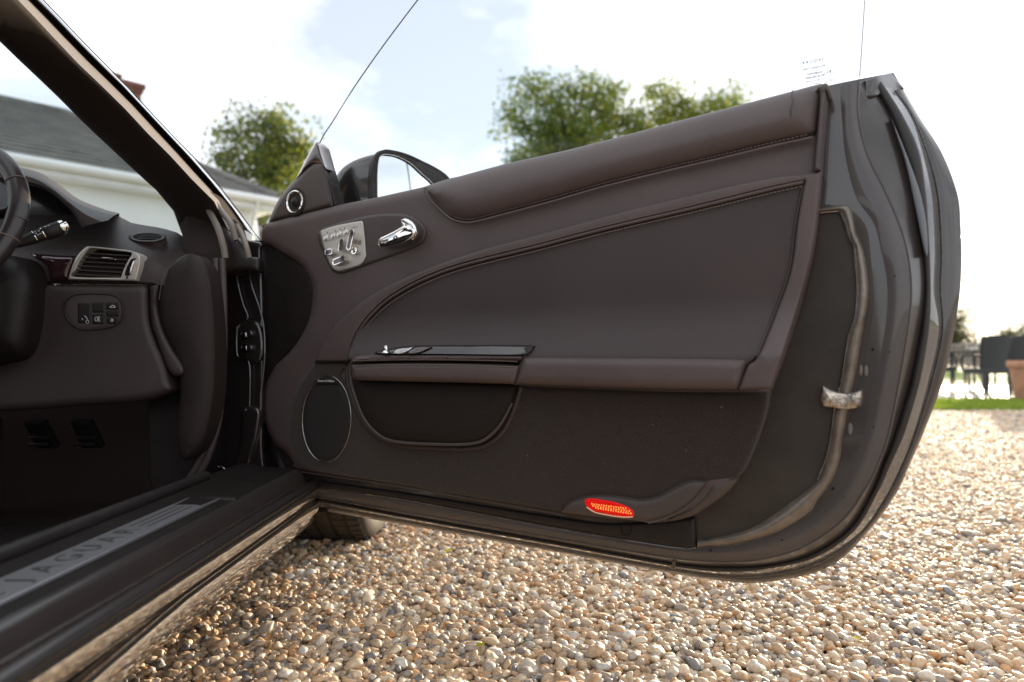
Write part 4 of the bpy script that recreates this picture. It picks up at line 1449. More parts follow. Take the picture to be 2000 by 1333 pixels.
def seat_switch(cx, cy, L, Wd, ang, proud, foot):
    """an oblong chrome seat switch: a rounded prism standing off the plate with a hollow dark face"""
    c0 = DOOR.p3([(cx, cy)], proud)[0]
    a = math.radians(ang)
    ux = DU * math.cos(a) + np.array([0, 0, 1.0]) * math.sin(a)
    uy = -DU * math.sin(a) + np.array([0, 0, 1.0]) * math.cos(a)
    def ring(l, w, n, m=28):
        r = min(l, w) * 0.48
        P = []
        for i in range(m):
            t = 2 * math.pi * i / m
            sx, sy = math.cos(t), math.sin(t)
            x = (l / 2 - r) * (1 if sx > 0 else -1) + r * sx
            y = (w / 2 - r) * (1 if sy > 0 else -1) + r * sy
            P.append(c0 + ux * x + uy * y + DOOR.N * n)
        return np.array(P)
    rings = [ring(L * foot, Wd * foot, -proud + 0.001), ring(L * 0.98, Wd * 0.96, -0.006), ring(L, Wd, -0.003), ring(L, Wd, -0.0012), ring(L * 0.97, Wd * 0.92, 0.0), ring(L * 0.88, Wd * 0.70, 0.0), ring(L * 0.84, Wd * 0.60, -0.0015)]
    V = np.vstack(rings); m = 28
    F = [(i * m + j, i * m + (j + 1) % m, (i + 1) * m + (j + 1) % m, (i + 1) * m + j) for i in range(len(rings) - 1) for j in range(m)]
    sw = mk("seat_switch", V, F, CHROME, door, sharp=50)
    rr = ring(L * 0.85, Wd * 0.62, -0.0014)
    mk("switch_face", rr, [tuple(range(m))], PIANO, door, smooth=False)
    return sw
seat_switch(683, 469, 0.050, 0.0170, 74, 0.020, 0.94)
seat_switch(665, 479, 0.031, 0.0150, 76, 0.017, 0.94)
seat_switch(641, 492.5, 0.026, 0.0155, 4, 0.015, 0.94)
seat_switch(661, 509, 0.042, 0.0165, 12, 0.016, 0.94)
c0 = DOOR.p3([(697, 490.5)], 0.002)[0]
lathe("lumbar_button", [(0.0098, 0), (0.0094, 0.009), (0.0088, 0.0105), (0.0066, 0.0105), (0.005, 0.0085), (0.002, 0.009), (0.0, 0.0098)], c0, DOOR.N, CHROME, door, 24)
for (x, y, a) in ((702, 474, 0), (702, 474, 90)):
    cx = DOOR.p3([(x, y)], 0.0024)[0]
    ux = DU if a == 0 else np.array([0, 0, 1.0])
    uy = np.cross(DOOR.N, ux)
    for k in (-1, 1):
        V, F = box_geo(cx + uy * 0.0022 * k, (0.013, 0.0008, 0.0006), (ux, uy, DOOR.N))
        mk("arrow_mark", V, F, DARK_MARK, door, smooth=False)
for (x, y, r) in ((693, 447, 5), (688, 494, 5), (675, 518, 7), (655, 500, 5)):
    t = np.linspace(0.3, 2.6, 8)
    tube("arc_mark", DOOR.p3(np.stack([x + r * np.cos(-t), y + r * 0.7 * np.sin(-t)], -1), 0.0024), 0.00035, DARK_MARK, door, seg=4)

# chrome release lever
def lever():
    # spine of the paddle from the free tip to the pivot, then the thumb hook
    sp = spline([(740,474),(752,473),(766,470),(782,465),(796,459),(806,453),(810,446)], 6)
    P = DOOR.p3(sp, 0.014)
    n = len(P)
    t = np.linspace(0, 1, n)
    hgt = np.interp(t, [0, 0.08, 0.3, 0.6, 0.85, 1], [0.007, 0.0115, 0.0140, 0.0175, 0.019, 0.012])
    dep = np.interp(t, [0, 0.1, 0.5, 1], [0.0035, 0.0055, 0.0065, 0.007])
    lift = 0.012 * np.sin(t * math.pi * 0.75)
    V, F, seg = [], [], 16
    T = np.gradient(P, axis=0); T /= np.linalg.norm(T, axis=1)[:, None]
    for i in range(n):
        up = np.cross(DOOR.N, T[i]); up /= np.linalg.norm(up)
        if up[2] < 0: up = -up
        for j in range(seg):
            a = 2 * math.pi * j / seg
            ca, sa = math.cos(a), math.sin(a)
            V.append(P[i] + DOOR.N * (lift[i] + dep[i] * math.copysign(abs(ca) ** 0.8, ca)) + up * hgt[i] * math.copysign(abs(sa) ** 0.8, sa))
    for i in range(n - 1):
        for j in range(seg):
            F.append((i * seg + j, i * seg + (j + 1) % seg, (i + 1) * seg + (j + 1) % seg, (i + 1) * seg + j))
    F += [tuple(range(seg)), tuple((n - 1) * seg + j for j in range(seg))]
    mk("door_handle", V, F, CHROME, door, sharp=60)
    hk = spline([(806,468),(812,458),(811,447),(804,438),(794,432),(786,431)], 6)
    hr = np.interp(np.linspace(0, 1, len(hk)), [0, 0.3, 0.6, 0.85, 1], [0.006, 0.010, 0.0095, 0.0075, 0.004])
    V, F = tube_geo(DOOR.p3(hk, 0.018), hr, 14, flat=0.7)
    mk("handle_hook", V, F, CHROME, door, sharp=60)
    panel("hook_web", DOOR, [(783,431),(786,430),(796,434),(806,441),(811,450),(808,458),(800,456),(790,452),(784,449)], 0.010, CHROME, door, bulge=0.012, rad=0.012, res=0.008, skirt=0.014)
lever()

# sail panel with the tweeter
sail = [(524,437),(524,437),(531.5,416),(545,389),(563,365),(580,347),(596,330),(612,317),(612,317),(628,316),(634,322),(640,345),(649,385),(652,404),(652,404),(600,418)]
panel("sail_panel", DOOR, sail, -0.030, PLASTIC, door, bulge=0.016, rad=0.014, res=0.02, skirt=0.03)
panel("sail_tip", DOOR, [(578,350),(578,350),(600,307),(617,277),(617,277),(623,285),(627,300),(637,330),(637,330),(612,322)], -0.022, PIANO, door, bulge=0.008, rad=0.010, res=0.02, skirt=0.03)
panel("glass_run_seal", DOOR, [(624,289),(626.5,289),(636,322),(645,352),(655,390),(657,402),(648,405),(648,405),(641,365),(632,325)], -0.034, RUBBER, door, bulge=0.010, rad=0.006, res=0.02, skirt=0.03)
tube("seal_bead", DOOR.p3(spline([(620,285),(631,325),(640,360),(648,404)], 6), -0.016), 0.0015, RUBBER, door, seg=6)
tc_ = DOOR.p3([(576.5, 395)], -0.013)[0]
lathe("tweeter_ring", [(0.0295, -0.004), (0.0305, 0.001), (0.029, 0.004), (0.0265, 0.0045), (0.0245, 0.003), (0.0235, -0.002)], tc_, DOOR.N, CHROME, door, 40)
lathe("tweeter", [(0.024, 0.0), (0.018, -0.001), (0.0125, 0.0), (0.0115, 0.004), (0.008, 0.0075), (0.0, 0.009)], tc_, DOOR.N, PLASTIC_BLACK, door, 36)
lathe("tweeter_bezel", [(0.031, 0.001), (0.0345, 0.0015), (0.037, -0.003)], tc_, DOOR.N, PLASTIC_BLACK, door, 36)

# red courtesy lamp
def lamp_material():
    m = bpy.data.materials.new("lit_red_lens")
    t = nodes_of(m)
    b = t.nodes["Principled BSDF"]
    b.inputs["Base Color"].default_value = (0.20, 0.003, 0.002, 1)
    b.inputs["Specular IOR Level"].default_value = 0.18
    b.inputs["Roughness"].default_value = 0.12
    b.inputs["Emission Color"].default_value = (0.62, 0.004, 0.002, 1)
    b.inputs["Emission Strength"].default_value = 0.42
    return m
LAMP = lamp_material()
lens = [(1142,979),(1147,974.5),(1160,974),(1176,976),(1195,979),(1212,983.5),(1228,990),(1237,998),(1239,1004),(1237,1009),(1222,1009.5),(1207,1008),(1185,1004),(1162,999),(1148,992),(1143,986)]
panel("courtesy_lamp", DOOR, lens, 0.000, LAMP, door, bulge=0.005, rad=0.010, res=0.008, skirt=0.012)
def prisms():
    parts = []
    for r, (y0, y1, x0, x1) in enumerate(((984.5, 993.0, 1156, 1222), (988.6, 998.4, 1158, 1229), (992.6, 1003.2, 1164, 1232))):
        for k in range(15):
            t = k / 14
            p = DOOR.p3([(x0 + (x1 - x0) * t, y0 + (y1 - y0) * t + (k % 2) * 0.6)], 0.0056)[0]
            u = DU * 0.0013; w = np.array([0, 0, 0.0015])
            V = [p - u - w, p + u - w, p + u + w, p - u + w, p + DOOR.N * 0.0014]
            parts.append((V, [(0, 1, 4), (1, 2, 4), (2, 3, 4), (3, 0, 4)]))
    V, F = join(parts)
    m = bpy.data.materials.new("lit_prism")
    q = nodes_of(m).nodes["Principled BSDF"]
    q.inputs["Base Color"].default_value = (0.5, 0.12, 0.03, 1)
    q.inputs["Emission Color"].default_value = (1.0, 0.30, 0.06, 1)
    q.inputs["Emission Strength"].default_value = 0.55
    o = mk("lens_prisms", V, F, m, door, smooth=False)
    o["kind"] = "stuff"
prisms()
tube("lamp_edge", DOOR.p3(spline([(1146,991),(1162,1001),(1185,1006),(1207,1009.5),(1225,1010.5),(1236,1010)], 6), 0.003), 0.0013, mat("lamp_glow", (0.9, 0.5, 0.35), 0.2), door, seg=6)

# ---- window glass
GL = Frame(DOOR.pt(np.array([0.0]), np.array([0.98]), -0.074)[0], DU, np.array([0, 0, 1.0]) + DOOR.N * 0.10)
gpoly = [(613,330),(625,277),(650,236),(690,172),(740,100),(780,46),(815,0),(870,-70),(960,-160),(1100,-250),(1300,-300),(1500,-290),(1640,-230),(1688,-130),(1692,-40),(1689,0),(1684,80),(1678,157),(1678,157),(1672,200),(1672,200),(1350,280),(1000,360),(720,430),(640,430)]
guw = GL.uw(spline(gpoly, 6, True), 0.0)
guw = guw[np.linalg.norm(np.diff(np.vstack([guw, guw[:1]]), axis=0), axis=1) > 1e-4]
def glass_pane():
    n = len(guw)
    o = panel("window_glass", GL, [tuple(p) for p in guw], 0.0, GLASS, door, px=False, k=1, res=0.08, skirt=0.0, slide=False)
    f = GL.pt(guw[:, 0], guw[:, 1], 0.0006); b = GL.pt(guw[:, 0], guw[:, 1], -0.0036)
    sel = list(range(n)) + [0]
    loft("glass_edge", [f[sel], b[sel]], GLASS_EDGE, door)
glass_pane()
tube("glass_edge", GL.p3(spline([(1690,-120),(1692,-40),(1689,0),(1684,80),(1679,150)], 8), 0.0), 0.0011, mat("ground_glass", (0.42, 0.47, 0.52), 0.3), door, seg=6)
# etched maker's marks, seen mirrored from inside
gux, guy = GL.U, GL.W
def etch(body, px, py, size, spacing=1.0):
    lettering("glass_marking", body, size, GL.p3([(px, py)], 0.0012)[0], gux, guy, DARK_MARK, door, spacing, 0.0, mirror=True, thin=0.025)
etch("JAGUAR", 1587, 120, 0.0066, 1.55)
etch("PILKINGTON", 1590, 133, 0.0054, 1.1)
etch("toughened", 1591, 143, 0.0054, 1.0)
etch("43 R-001605", 1592, 150.3, 0.0056, 1.0)
etch("DOT 682 AS2 M3200", 1593, 157.5, 0.0034, 1.0)
etch("E 000274", 1594, 163.3, 0.0034, 1.0)
etch("E1", 1619, 141, 0.0078, 0.9)
etch("CCC", 1622, 157, 0.0048, 0.75)
def ringmark(px, py, rx, ry):
    c0 = GL.p3([(px, py)], 0.0012)[0]
    t = np.linspace(0, 2 * math.pi, 40, endpoint=False)
    P = c0 + np.cos(t)[:, None] * rx * gux + np.sin(t)[:, None] * ry * guy
    tube("glass_marking", P, 0.00042, DARK_MARK, door, seg=4, closed=True)
ringmark(1619, 141, 0.0068, 0.0068)
ringmark(1622, 157, 0.0066, 0.0050)

# ---- door mirror, outside the glass
def door_mirror():
    root_n = -0.17
    c0 = DOOR.p3([(785, 352)], root_n)[0]
    M = np.array([0.50, -0.86, 0.06]); M /= np.linalg.norm(M)
    FR = Frame(c0, np.cross(np.array([0, 0, 1.0]), M), (0, 0, 1))
    if FR.N @ M < 0: FR.N = -FR.N
    if FR.U[0] < 0: FR.U = -FR.U
    outer = [(727,400),(724,360),(727,318),(735,300),(745,294),(760,292.5),(792,300),(826,315),(860,333),(879,350),(884,372),(870,400),(840,425),(790,440),(745,430)]
    o_uw = FR.uw(spline(outer, 6, True), 0.0)
    glass = [(736,385),(736,385),(736,340),(739,312),(745,304.5),(753,303),(775,307),(800,320),(822,340),(840,356),(852,375),(845,400),(800,425),(750,425)]
    cen = o_uw.mean(0) + np.array([0.0, -0.01])
    ob = []
    for s, n in ((0.92, 0.004), (0.98, 0.004), (1.0, 0.0), (1.01, -0.006), (1.0, -0.020), (0.975, -0.024), (0.985, -0.027)):
        q = cen + (o_uw - cen) * s
        ob.append(FR.pt(q[:, 0], q[:, 1], n)[list(range(len(q))) + [0]])
    loft("mirror_frame", ob, PLASTIC_BLACK, door)
    sh = []
    for a in np.linspace(0, 1, 12):
        s = 0.985 * math.sqrt(max(0.0, 1 - a * a * 0.985))
        q = cen + np.array([-0.125 * a, -0.012 * a]) + (o_uw - cen) * s
        sh.append(FR.pt(q[:, 0], q[:, 1], -0.026 - 0.115 * a)[list(range(len(q))) + [0]])
    loft("mirror_shell", sh, PAINT, door, closed=False)
    hs = FR.uw(spline(outer, 6, True), 0.0)
    gl_uw = [tuple(p) for p in FR.uw(spline(glass, 6, True), 0.0)]
    rim_h = [tuple(p) for p in cen + (o_uw - cen) * 0.93]
    panel("mirror_bezel", FR, rim_h, 0.002, PLASTIC_BLACK, door, px=False, k=1, res=0.03, bulge=0.002, rad=0.01, skirt=0.01, hole=gl_uw)
    panel("mirror_glass", FR, glass, -0.001, MIRROR, door, res=0.05, skirt=0.002)
    tube("mirror_trim", FR.pt(np.array(gl_uw)[:, 0], np.array(gl_uw)[:, 1], 0.004), 0.0014, CHROME_DARK, door, seg=6, closed=True)
    # arm to the door
    a0 = FR.pt(np.array([-0.03]), np.array([-0.07]), -0.05)[0]
    tube("mirror_arm", [a0, a0 + np.array([-0.03, -0.03, -0.04]), DOOR.pt(np.array([0.12]), np.array([0.88]), -0.10)[0]], 0.03, PLASTIC_BLACK, door, 10, k=4)
door_mirror()

# ------------------------------------------------------------------ windscreen pillar
TT = np.linspace(0, 1, 12)
Yp = 1.12 + 0.66 * TT
p_in = resample(spline([(-40,48),(0,82),(35,116),(105,182),(168,245),(228,301),(280,350),(315,382),(343,420),(357,462)], 6), n=12)
p_rg = resample(spline([(-20,-55),(35,0),(88,56),(158,130),(228,196),(280,252),(333,305),(378,354),(420,396),(446,450)], 6), n=12)
p_gr = resample(spline([(0,-62),(67,0),(120,54),(175,109),(263,196),(350,291),(403,350),(440,393),(470,440)], 6), n=12)
p_ch = resample(spline([(22,-60),(82,0),(175,98),(245,168),(315,245),(403,336),(460,408),(506,470)], 6), n=12)
def mp2(a, b, t): return a * (1 - t) + b * t
cs = [at_depth(p_in, Yp + 0.07), at_depth(p_in, Yp + 0.02)]
for t, d in ((0.08, 0.0), (0.25, -0.022), (0.5, -0.045), (0.72, -0.062), (0.86, -0.070), (0.94, -0.074), (1.0, -0.072)):
    cs.append(at_depth(mp2(p_in, p_rg, t), Yp + d))
pil = loft("pillar_trim", cs, PILLAR_CLOTH, car, sharp=80)
cs = [at_depth(mp2(p_rg, p_gr, t), Yp + d) for t, d in ((0.0, -0.073), (0.05, -0.066), (0.15, -0.046), (0.3, -0.014), (0.45, 0.028), (0.6, 0.075))]
loft("pillar_edge", cs, mat("sunlit_trim", (0.16, 0.13, 0.105), 0.5, bump=(900, 0.3, 0.001)), car, sharp=80)  # base colour lightened so the strip carries the sunlit streak
cs = [at_depth(mp2(p_rg, p_gr, 0.55), Yp + 0.076), at_depth(mp2(p_rg, p_gr, 0.8), Yp + 0.105), at_depth(mp2(p_gr, p_ch, 0.6), Yp + 0.115)]
loft("pillar_channel", cs, BLACK_MATT, car)
V, F = tube_geo(at_depth(mp2(p_gr, p_ch, 0.30), Yp + 0.104), np.linspace(0.0018, 0.002, 12), 8); mk("pillar_seal", V, F, RUBBER, car)
cs = []
for t, d in ((0.40, 0.106), (0.45, 0.098), (0.58, 0.101), (0.78, 0.112), (0.95, 0.128), (1.0, 0.15)):
    cs.append(at_depth(mp2(p_gr, p_ch, t), Yp + d))
loft("windscreen_moulding", cs, CHROME, car)
tube("moulding_edge", at_depth(p_ch + np.array([1.5, -1.0]), Yp + 0.118), 0.0013, RUBBER, car, seg=6)
# pillar foot with its seal folds
foot = [(300,365),(345,420),(357,462),(358,490),(372,505),(405,528),(441,526),(446,500),(443,460),(425,402),(390,360)]
JB = Frame((-0.70, 1.70, 0.0), (1, 0, 0), (0, 0.0, 1))
panel("pillar_foot", JB, [(352,440),(352,440),(358,470),(358,490),(372,520),(405,528),(441,526),(446,500),(443,460),(425,402),(400,372)], 0.070, PILLAR_CLOTH, car, bulge=0.012, rad=0.03, res=0.015, skirt=0.14, nfun=lambda u, w: -0.095 * sstep(0.87, 0.985, w))
for pts, r in (([(395,385),(410,415),(425,445),(436,480),(440,505)], 0.0085), ([(420,398),(438,420),(452,440),(461,470)], 0.008), ([(462,440),(474,462),(482,485),(487,505)], 0.0075)):
    sp5 = spline(pts, 5)
    tube("seal_fold", JB.p3(sp5, 0.098 - 0.095 * (1 - sstep(0.0, 0.75, np.linspace(0, 1, len(sp5))))), r * 0.9, MATS["sunlit_trim"], car, seg=14)  # rubber folds in the lightened colour, so their sunlit streaks show
panel("seal_block", JB, [(441,455),(455,462),(468,470),(485,500),(506,505),(505,530),(480,528),(446,524)], 0.030, RUBBER, car, bulge=0.012, rad=0.015, res=0.02, skirt=0.03)

# ------------------------------------------------------------------ windscreen
rt = at_depth(mp2(p_in, p_rg, 0.6), Yp + 0.07)
ws = []
for q in np.linspace(0, 1, 13):
    mir = rt.copy(); mir[:, 0] = -2.78 - mir[:, 0]
    m = rt * (1 - q) + mir * q
    m[:, 1] += 0.13 * math.sin(math.pi * q); m[:, 2] += 0.02 * math.sin(math.pi * q)
    ws.append(m)
loft("windscreen", ws, SCREEN, car)

# ------------------------------------------------------------------ A-post, hinges and the jamb
JF = Frame((-0.62, 1.735, 0.0), (1, -0.12, 0), (0, 0, 1))
panel("hinge_pillar", JF, [(425,470),(500,472),(512,480),(508,490),(512,560),(514,700),(512,880),(524,985),(490,1010),(370,985),(380,940),(410,880),(428,800),(434,700),(430,560)], 0.0, PAINT, car, bulge=0.004, rad=0.008, res=0.03, skirt=0.01)
hp1 = [(461,525),(466,560),(475,595),(484,621),(470,632),(463,645),(463,690),(470,700),(487,712),(487,800),(481,840),(468,890),(455,925)]
hp2 = [(485,518),(492,560),(506,600),(515,640),(517,690),(514,730),(509,770),(508,815),(502,860),(492,905)]
tube("pressed_edge", JF.p3(spline(hp1, 6), 0.013), 0.0022, PAINT, car, seg=6)
tube("pressed_edge", JF.p3(spline(hp2, 6), 0.013), 0.0024, PAINT, car, seg=6)
panel("hinge_plate", JF, [(465,640),(475,630),(500,628),(512,650),(514,690),(505,708),(488,708),(468,692)], 0.012, PAINT, car, bulge=0.006, rad=0.01, res=0.02, skirt=0.01)
panel("check_strap", JF, [(476,800),(508,800),(506,840),(497,880),(488,905),(462,905),(470,870)], 0.012, PAINT, car, bulge=0.012, rad=0.012, res=0.02, skirt=0.01)
for (x, y) in ((479, 655), (480, 681), (490, 652), (490, 680)):
    lathe("hinge_bolt", [(0.011, 0), (0.011, 0.003), (0.008, 0.0035), (0.008, 0.008), (0.0065, 0.009), (0, 0.009)], JF.p3([(x, y)], 0.018)[0], JF.N, CHROME_DARK if x < 485 else PAINT, car, 12)
panel("hinge_gap_shade", Frame((-0.6, 1.83, 0.0), (1, 0, 0), (0, 0, 1)), [(470,470),(470,470),(640,470),(640,470),(640,1000),(640,1000),(470,1000),(470,1000)], 0.0, BLACK_MATT, car, res=0.1, skirt=0.0)  # black sheet standing in for the shade between post and door
panel("sill_bracket", JF, [(424,912),(432,910),(444,920),(441,925),(428,926)], 0.03, CHROME_DARK, car, bulge=0.004, rad=0.008, res=0.02, skirt=0.01)
panel("sill_clip", JF, [(517,971),(545,964),(550,966),(548,972),(520,974)], 0.035, CHROME, car, bulge=0.004, rad=0.006, res=0.02, skirt=0.01)
# aperture seal: two rubber beads from the pillar down and along the sill
sl = [(434,505),(437,600),(437,700),(433,760),(427,820),(414,870),(398,910),(372,948),(345,966)]
SLF = Frame((-0.65, 1.60, 0.0), (1, 0, 0), (0, 0, 1))
tube("door_seal", SLF.p3(spline(sl, 6), 0.0), 0.008, PLASTIC, car, seg=10)
tube("door_seal", SLF.p3(spline([(x - 13, y) for x, y in sl], 6), 0.004), 0.007, PLASTIC, car, seg=10)
panel("post_cover", SLF, [(300,560),(400,500),(432,505),(437,600),(437,700),(433,760),(427,820),(414,870),(398,910),(372,948),(345,968),(300,975)], -0.012, PLASTIC_BLACK, car, res=0.05, skirt=0.0)

# ------------------------------------------------------------------ dashboard
DF = Frame((-0.9, 1.52, 0.0), (1, 0.0, 0), (0, 0.0, 1))
t3 = resample(spline([(-260,430),(-60,405),(80,402),(150,402),(232,418),(238,428),(262,437),(300,443),(340,452),(360,464),(385,480)], 6), n=30)
t2 = resample(spline([(-260,470),(-60,455),(80,455),(140,458),(210,462),(245,466),(285,474),(320,482),(350,486),(370,492),(392,500)], 6), n=30)
t1 = resample(spline([(-260,500),(-60,490),(80,486),(140,484),(180,482),(240,486),(280,496),(305,506),(318,520),(330,524),(345,520)], 6), n=30)
t0 = resample(spline([(-260,560),(-60,556),(80,554),(140,552),(200,553),(250,554),(285,555),(300,555),(309,556),(318,560),(330,560)], 6), n=30)
dash = loft("dashboard", [at_depth(t3, 1.80 + 0 * TT[0] * np.ones(30)), at_depth(mp2(t3, t2, 0.35), 1.735 * np.ones(30)), at_depth(t2, 1.64 * np.ones(30)), at_depth(t1, 1.555 * np.ones(30)), at_depth(mp2(t1, t0, 0.25), 1.530 * np.ones(30)), at_depth(t0, 1.525 * np.ones(30))], LEATHER_DARK, car, sharp=60)
# lower panel, side strip and the padded kick side
panel("lower_dash", DF, [(-200,558),(-200,558),(75,556),(289,557),(289,557),(292,625),(303,665),(318,700),(330,740),(325,770),(200,790),(-200,790)], -0.010, LEATHER_DARK, dash, bulge=0.020, rad=0.02, res=0.04, skirt=0.05)
panel("dash_end_strip", DF, [(292,557),(292,557),(310,557),(307,580),(308,605),(318,645),(335,680),(360,720),(352,735),(330,725),(306,665),(294,625)], -0.010, LEATHER_DARK, dash, bulge=0.012, rad=0.012, res=0.03, skirt=0.05)
panel("side_pad", DF, [(308,590),(312,560),(325,530),(345,508),(372,496),(396,508),(412,545),(420,620),(422,720),(415,800),(395,870),(360,900),(345,850),(352,760),(340,690),(318,645)], -0.02, PAD, dash, bulge=0.028, rad=0.06, res=0.03, skirt=0.06)
seamp = [(312,552),(290,545),(283,525),(278,505),(262,492),(230,484),(180,477)]
stitches("stitching", at_depth(spline([(311,585),(318,545),(332,523),(352,506)], 6), np.full(19, 1.52)), (0, -1, 0.2), STITCH, dash)
# instrument hood
h_o = resample(spline([(-60,322),(0,323),(38,327),(79,338),(110,357),(151,388),(189,404),(212,412),(233,417)], 6), n=24)
h_m = resample(spline([(-60,330),(0,331),(36,336),(74,348),(104,368),(140,398),(168,418),(190,426),(211,431)], 6), n=24)
h_i = resample(spline([(-60,350),(0,350),(54,357),(95,369),(132,398),(150,419),(159,434),(165,442)], 6), n=24)
one = np.ones(24)
loft("instrument_hood", [at_depth(h_o + np.array([0, 25]), 1.85 * one), at_depth(h_o, 1.78 * one), at_depth(mp2(h_o, h_m, 0.5) + np.array([0, -2]), 1.62 * one), at_depth(h_m, 1.50 * one), at_depth(mp2(h_m, h_i, 0.25), 1.475 * one), at_depth(mp2(h_m, h_i, 0.85), 1.475 * one), at_depth(h_i, 1.49 * one), at_depth(h_i + np.array([-3, 4]), 1.60 * one)], LEATHER_DARK, dash, sharp=70)
IF = Frame((-0.95, 1.585, 0.0), (1, 0, 0), (0, 0.15, 1))
panel("instrument_panel", IF, [(-120,352),(54,357),(95,369),(134,398),(156,426),(166,455),(164,500),(60,505),(-120,505)], 0.0, mat("instrument_glass", (0.010, 0.008, 0.008), 0.15, coat=0.3), dash, res=0.06, skirt=0.0)
gx, gy = 128, 478
tube("gauge_ring", IF.p3(ellipse(gx, gy, 27, 27, 40), 0.004), 0.0012, PIANO, dash, seg=6, closed=True)
for k in range(9):
    a = math.radians(200 - k * 24)
    V, F = box_geo(IF.p3([(gx + 22 * math.cos(a), gy - 22 * math.sin(a))], 0.003)[0], (0.006, 0.001, 0.0012), (np.array([math.cos(a), 0, math.sin(a)]), np.array([0, -1.0, 0]), np.array([-math.sin(a), 0, math.cos(a)])))
    mk("gauge_mark", V, F, WHITE_MARK if k in (2, 3) else PLUG, dash, smooth=False)
for k, (x, y) in enumerate(((121, 480), (127, 477), (133, 479))):
    V, F = box_geo(IF.p3([(x, y)], 0.004)[0], (0.005, 0.001, 0.004))
    mk("gauge_lamp", V, F, WHITE_MARK, dash, smooth=False)
# gloss veneer strip
panel("veneer_strip", DF, [(60,499),(66,496),(110,499),(148,501),(146,509),(138,528),(133,547),(133,547),(100,547),(96,530),(88,516)], 0.000, PIANO, dash, bulge=0.012, rad=0.02, res=0.02, skirt=0.05)
# air vent
vo = [(133,546),(133,546),(138,528),(146,508),(157,493),(168,483),(176,481.5),(215,485),(254,490),(268,496),(274,503),(273,522),(266,549),(266,549)]
vi = [(143.5,541),(148,528),(155,513),(165,497),(172,489),(180,485),(215,488.5),(252,493),(257,497),(254,503),(248,513),(241,528),(236,543),(236,543)]
panel("vent_frame", DF, vo, 0.006, SILVER, dash, bulge=0.004, rad=0.005, res=0.02, skirt=0.04, hole=vi)
panel("vent_back", DF, vo, -0.02, BLACK_MATT, dash, res=0.05, skirt=0.0)
for i in range(6):
    y = 497 + i * 8.2
    x0 = np.interp(y, [485, 513, 541], [180, 155, 143]) + 1; x1 = np.interp(y, [495, 513, 543], [255, 247, 237]) - 1
    a, b = DF.p3([(x0, y - 1.5), (x1, y + 3.0)], 0.002)
    d = b - a; Ln = np.linalg.norm(d); d /= Ln
    V, F = box_geo((a + b) / 2 - DF.N * 0.004, (Ln, 0.014, 0.0022), (d, DF.N, np.cross(d, DF.N)), 0.0006)
    mk("vent_slat", V, F, PLASTIC, dash, smooth=False)
panel("vent_tab", DF, [(198,504),(200,502.5),(214,503),(223,505),(227,508.5),(214,507),(203,506.5)], 0.012, CHROME, dash, bulge=0.003, rad=0.004, res=0.01, skirt=0.012)
panel("wheel_slot", DF, [(244,538),(248,522),(255,509),(262,505),(266,506),(262,520),(254,537)], 0.011, BLACK_MATT, dash, bulge=0.0005, rad=0.002, res=0.02, skirt=0.002)
panel("vent_wheel", DF, [(252,535),(254,524),(259,511),(264,507),(265,509),(261,522),(256,536)], 0.0125, CHROME, dash, bulge=0.005, rad=0.004, res=0.01, skirt=0.006)
panel("vent_dot", DF, ellipse(248, 542.5, 2.3, 2.3, 12), 0.0102, BLACK_MATT, dash, bulge=0.0004, rad=0.001, res=0.02, skirt=0.001, k=1)
panel("dark_gap", DF, [(96,549),(96,549),(270,551),(300,553),(300,556),(270,555.5),(96,553)], -0.002, BLACK_MATT, dash, bulge=0.002, rad=0.004, res=0.03, skirt=0.01)
# demister grille on the dash top
DT = Frame(at_depth([(288, 463)], np.array([1.668]))[0], (1, 0, 0), (0, 0.887, 0.461))
panel("demister_bezel", DT, ellipse(288, 463, 37, 10.5, 32), 0.004, LEATHER_DARK, dash, bulge=0.004, rad=0.008, res=0.02, skirt=0.015, k=1, hole=ellipse(288, 463.5, 27, 6.5, 28))
panel("demister_back", DT, ellipse(288, 463, 33, 9, 24), 0.003, BLACK_MATT, dash, res=0.05, skirt=0.0, k=1)
for i in range(4):
    y = 459.3 + i * 2.8
    hw = 27 * math.sqrt(max(0.05, 1 - ((y - 463.5) / 7.2) ** 2))
    a, b = DT.p3([(288 - hw, y), (288 + hw, y)], 0.005)
    V, F = box_geo((a + b) / 2, (np.linalg.norm(b - a), 0.0025, 0.004), (DT.U, DT.W, DT.N))
    mk("demister_slat", V, F, PLASTIC_BLACK, dash, smooth=False)
# switch pack
so = [(123,600),(127,588),(138,577),(158,572.5),(200,572.5),(222,576),(235,586),(241,604),(239,620),(232,633),(214,641),(185,645),(158,645),(140,635),(127,619)]
si = [(127,600),(131,589),(141,580),(159,576),(200,576),(220,579),(232,588),(237,604),(235,619),(229,630),(213,637),(185,641),(159,641),(143,632),(131,618)]
panel("switch_surround", DF, so, 0.0105, LEATHER_DARK, dash, bulge=0.006, rad=0.004, res=0.02, skirt=0.02, hole=si)
panel("switch_pack", DF, si, 0.0122, PLASTIC, dash, bulge=0.001, rad=0.005, res=0.03, skirt=0.004)
def key(x0, y0, x1, y1):
    r = 2.5
    panel("dash_switch", DF, [(x0, y0), (x0, y0), (x1, y0), (x1, y0), (x1, y1), (x1, y1), (x0, y1), (x0, y1)], 0.0128, PLASTIC_BLACK, dash, bulge=0.003, rad=0.004, res=0.02, skirt=0.003)
for k4 in ((152, 592, 177, 632), (180, 591, 204, 611), (180, 613.5, 204, 634), (207.5, 591, 232, 605), (207.5, 606.5, 233, 619), (207.5, 620.5, 231, 633)):
    key(*k4)
def dmark(pts, r=0.0006):
    tube("switch_symbol", DF.p3(spline(pts, 4), 0.0166), r, WHITE_MARK, dash, seg=4)
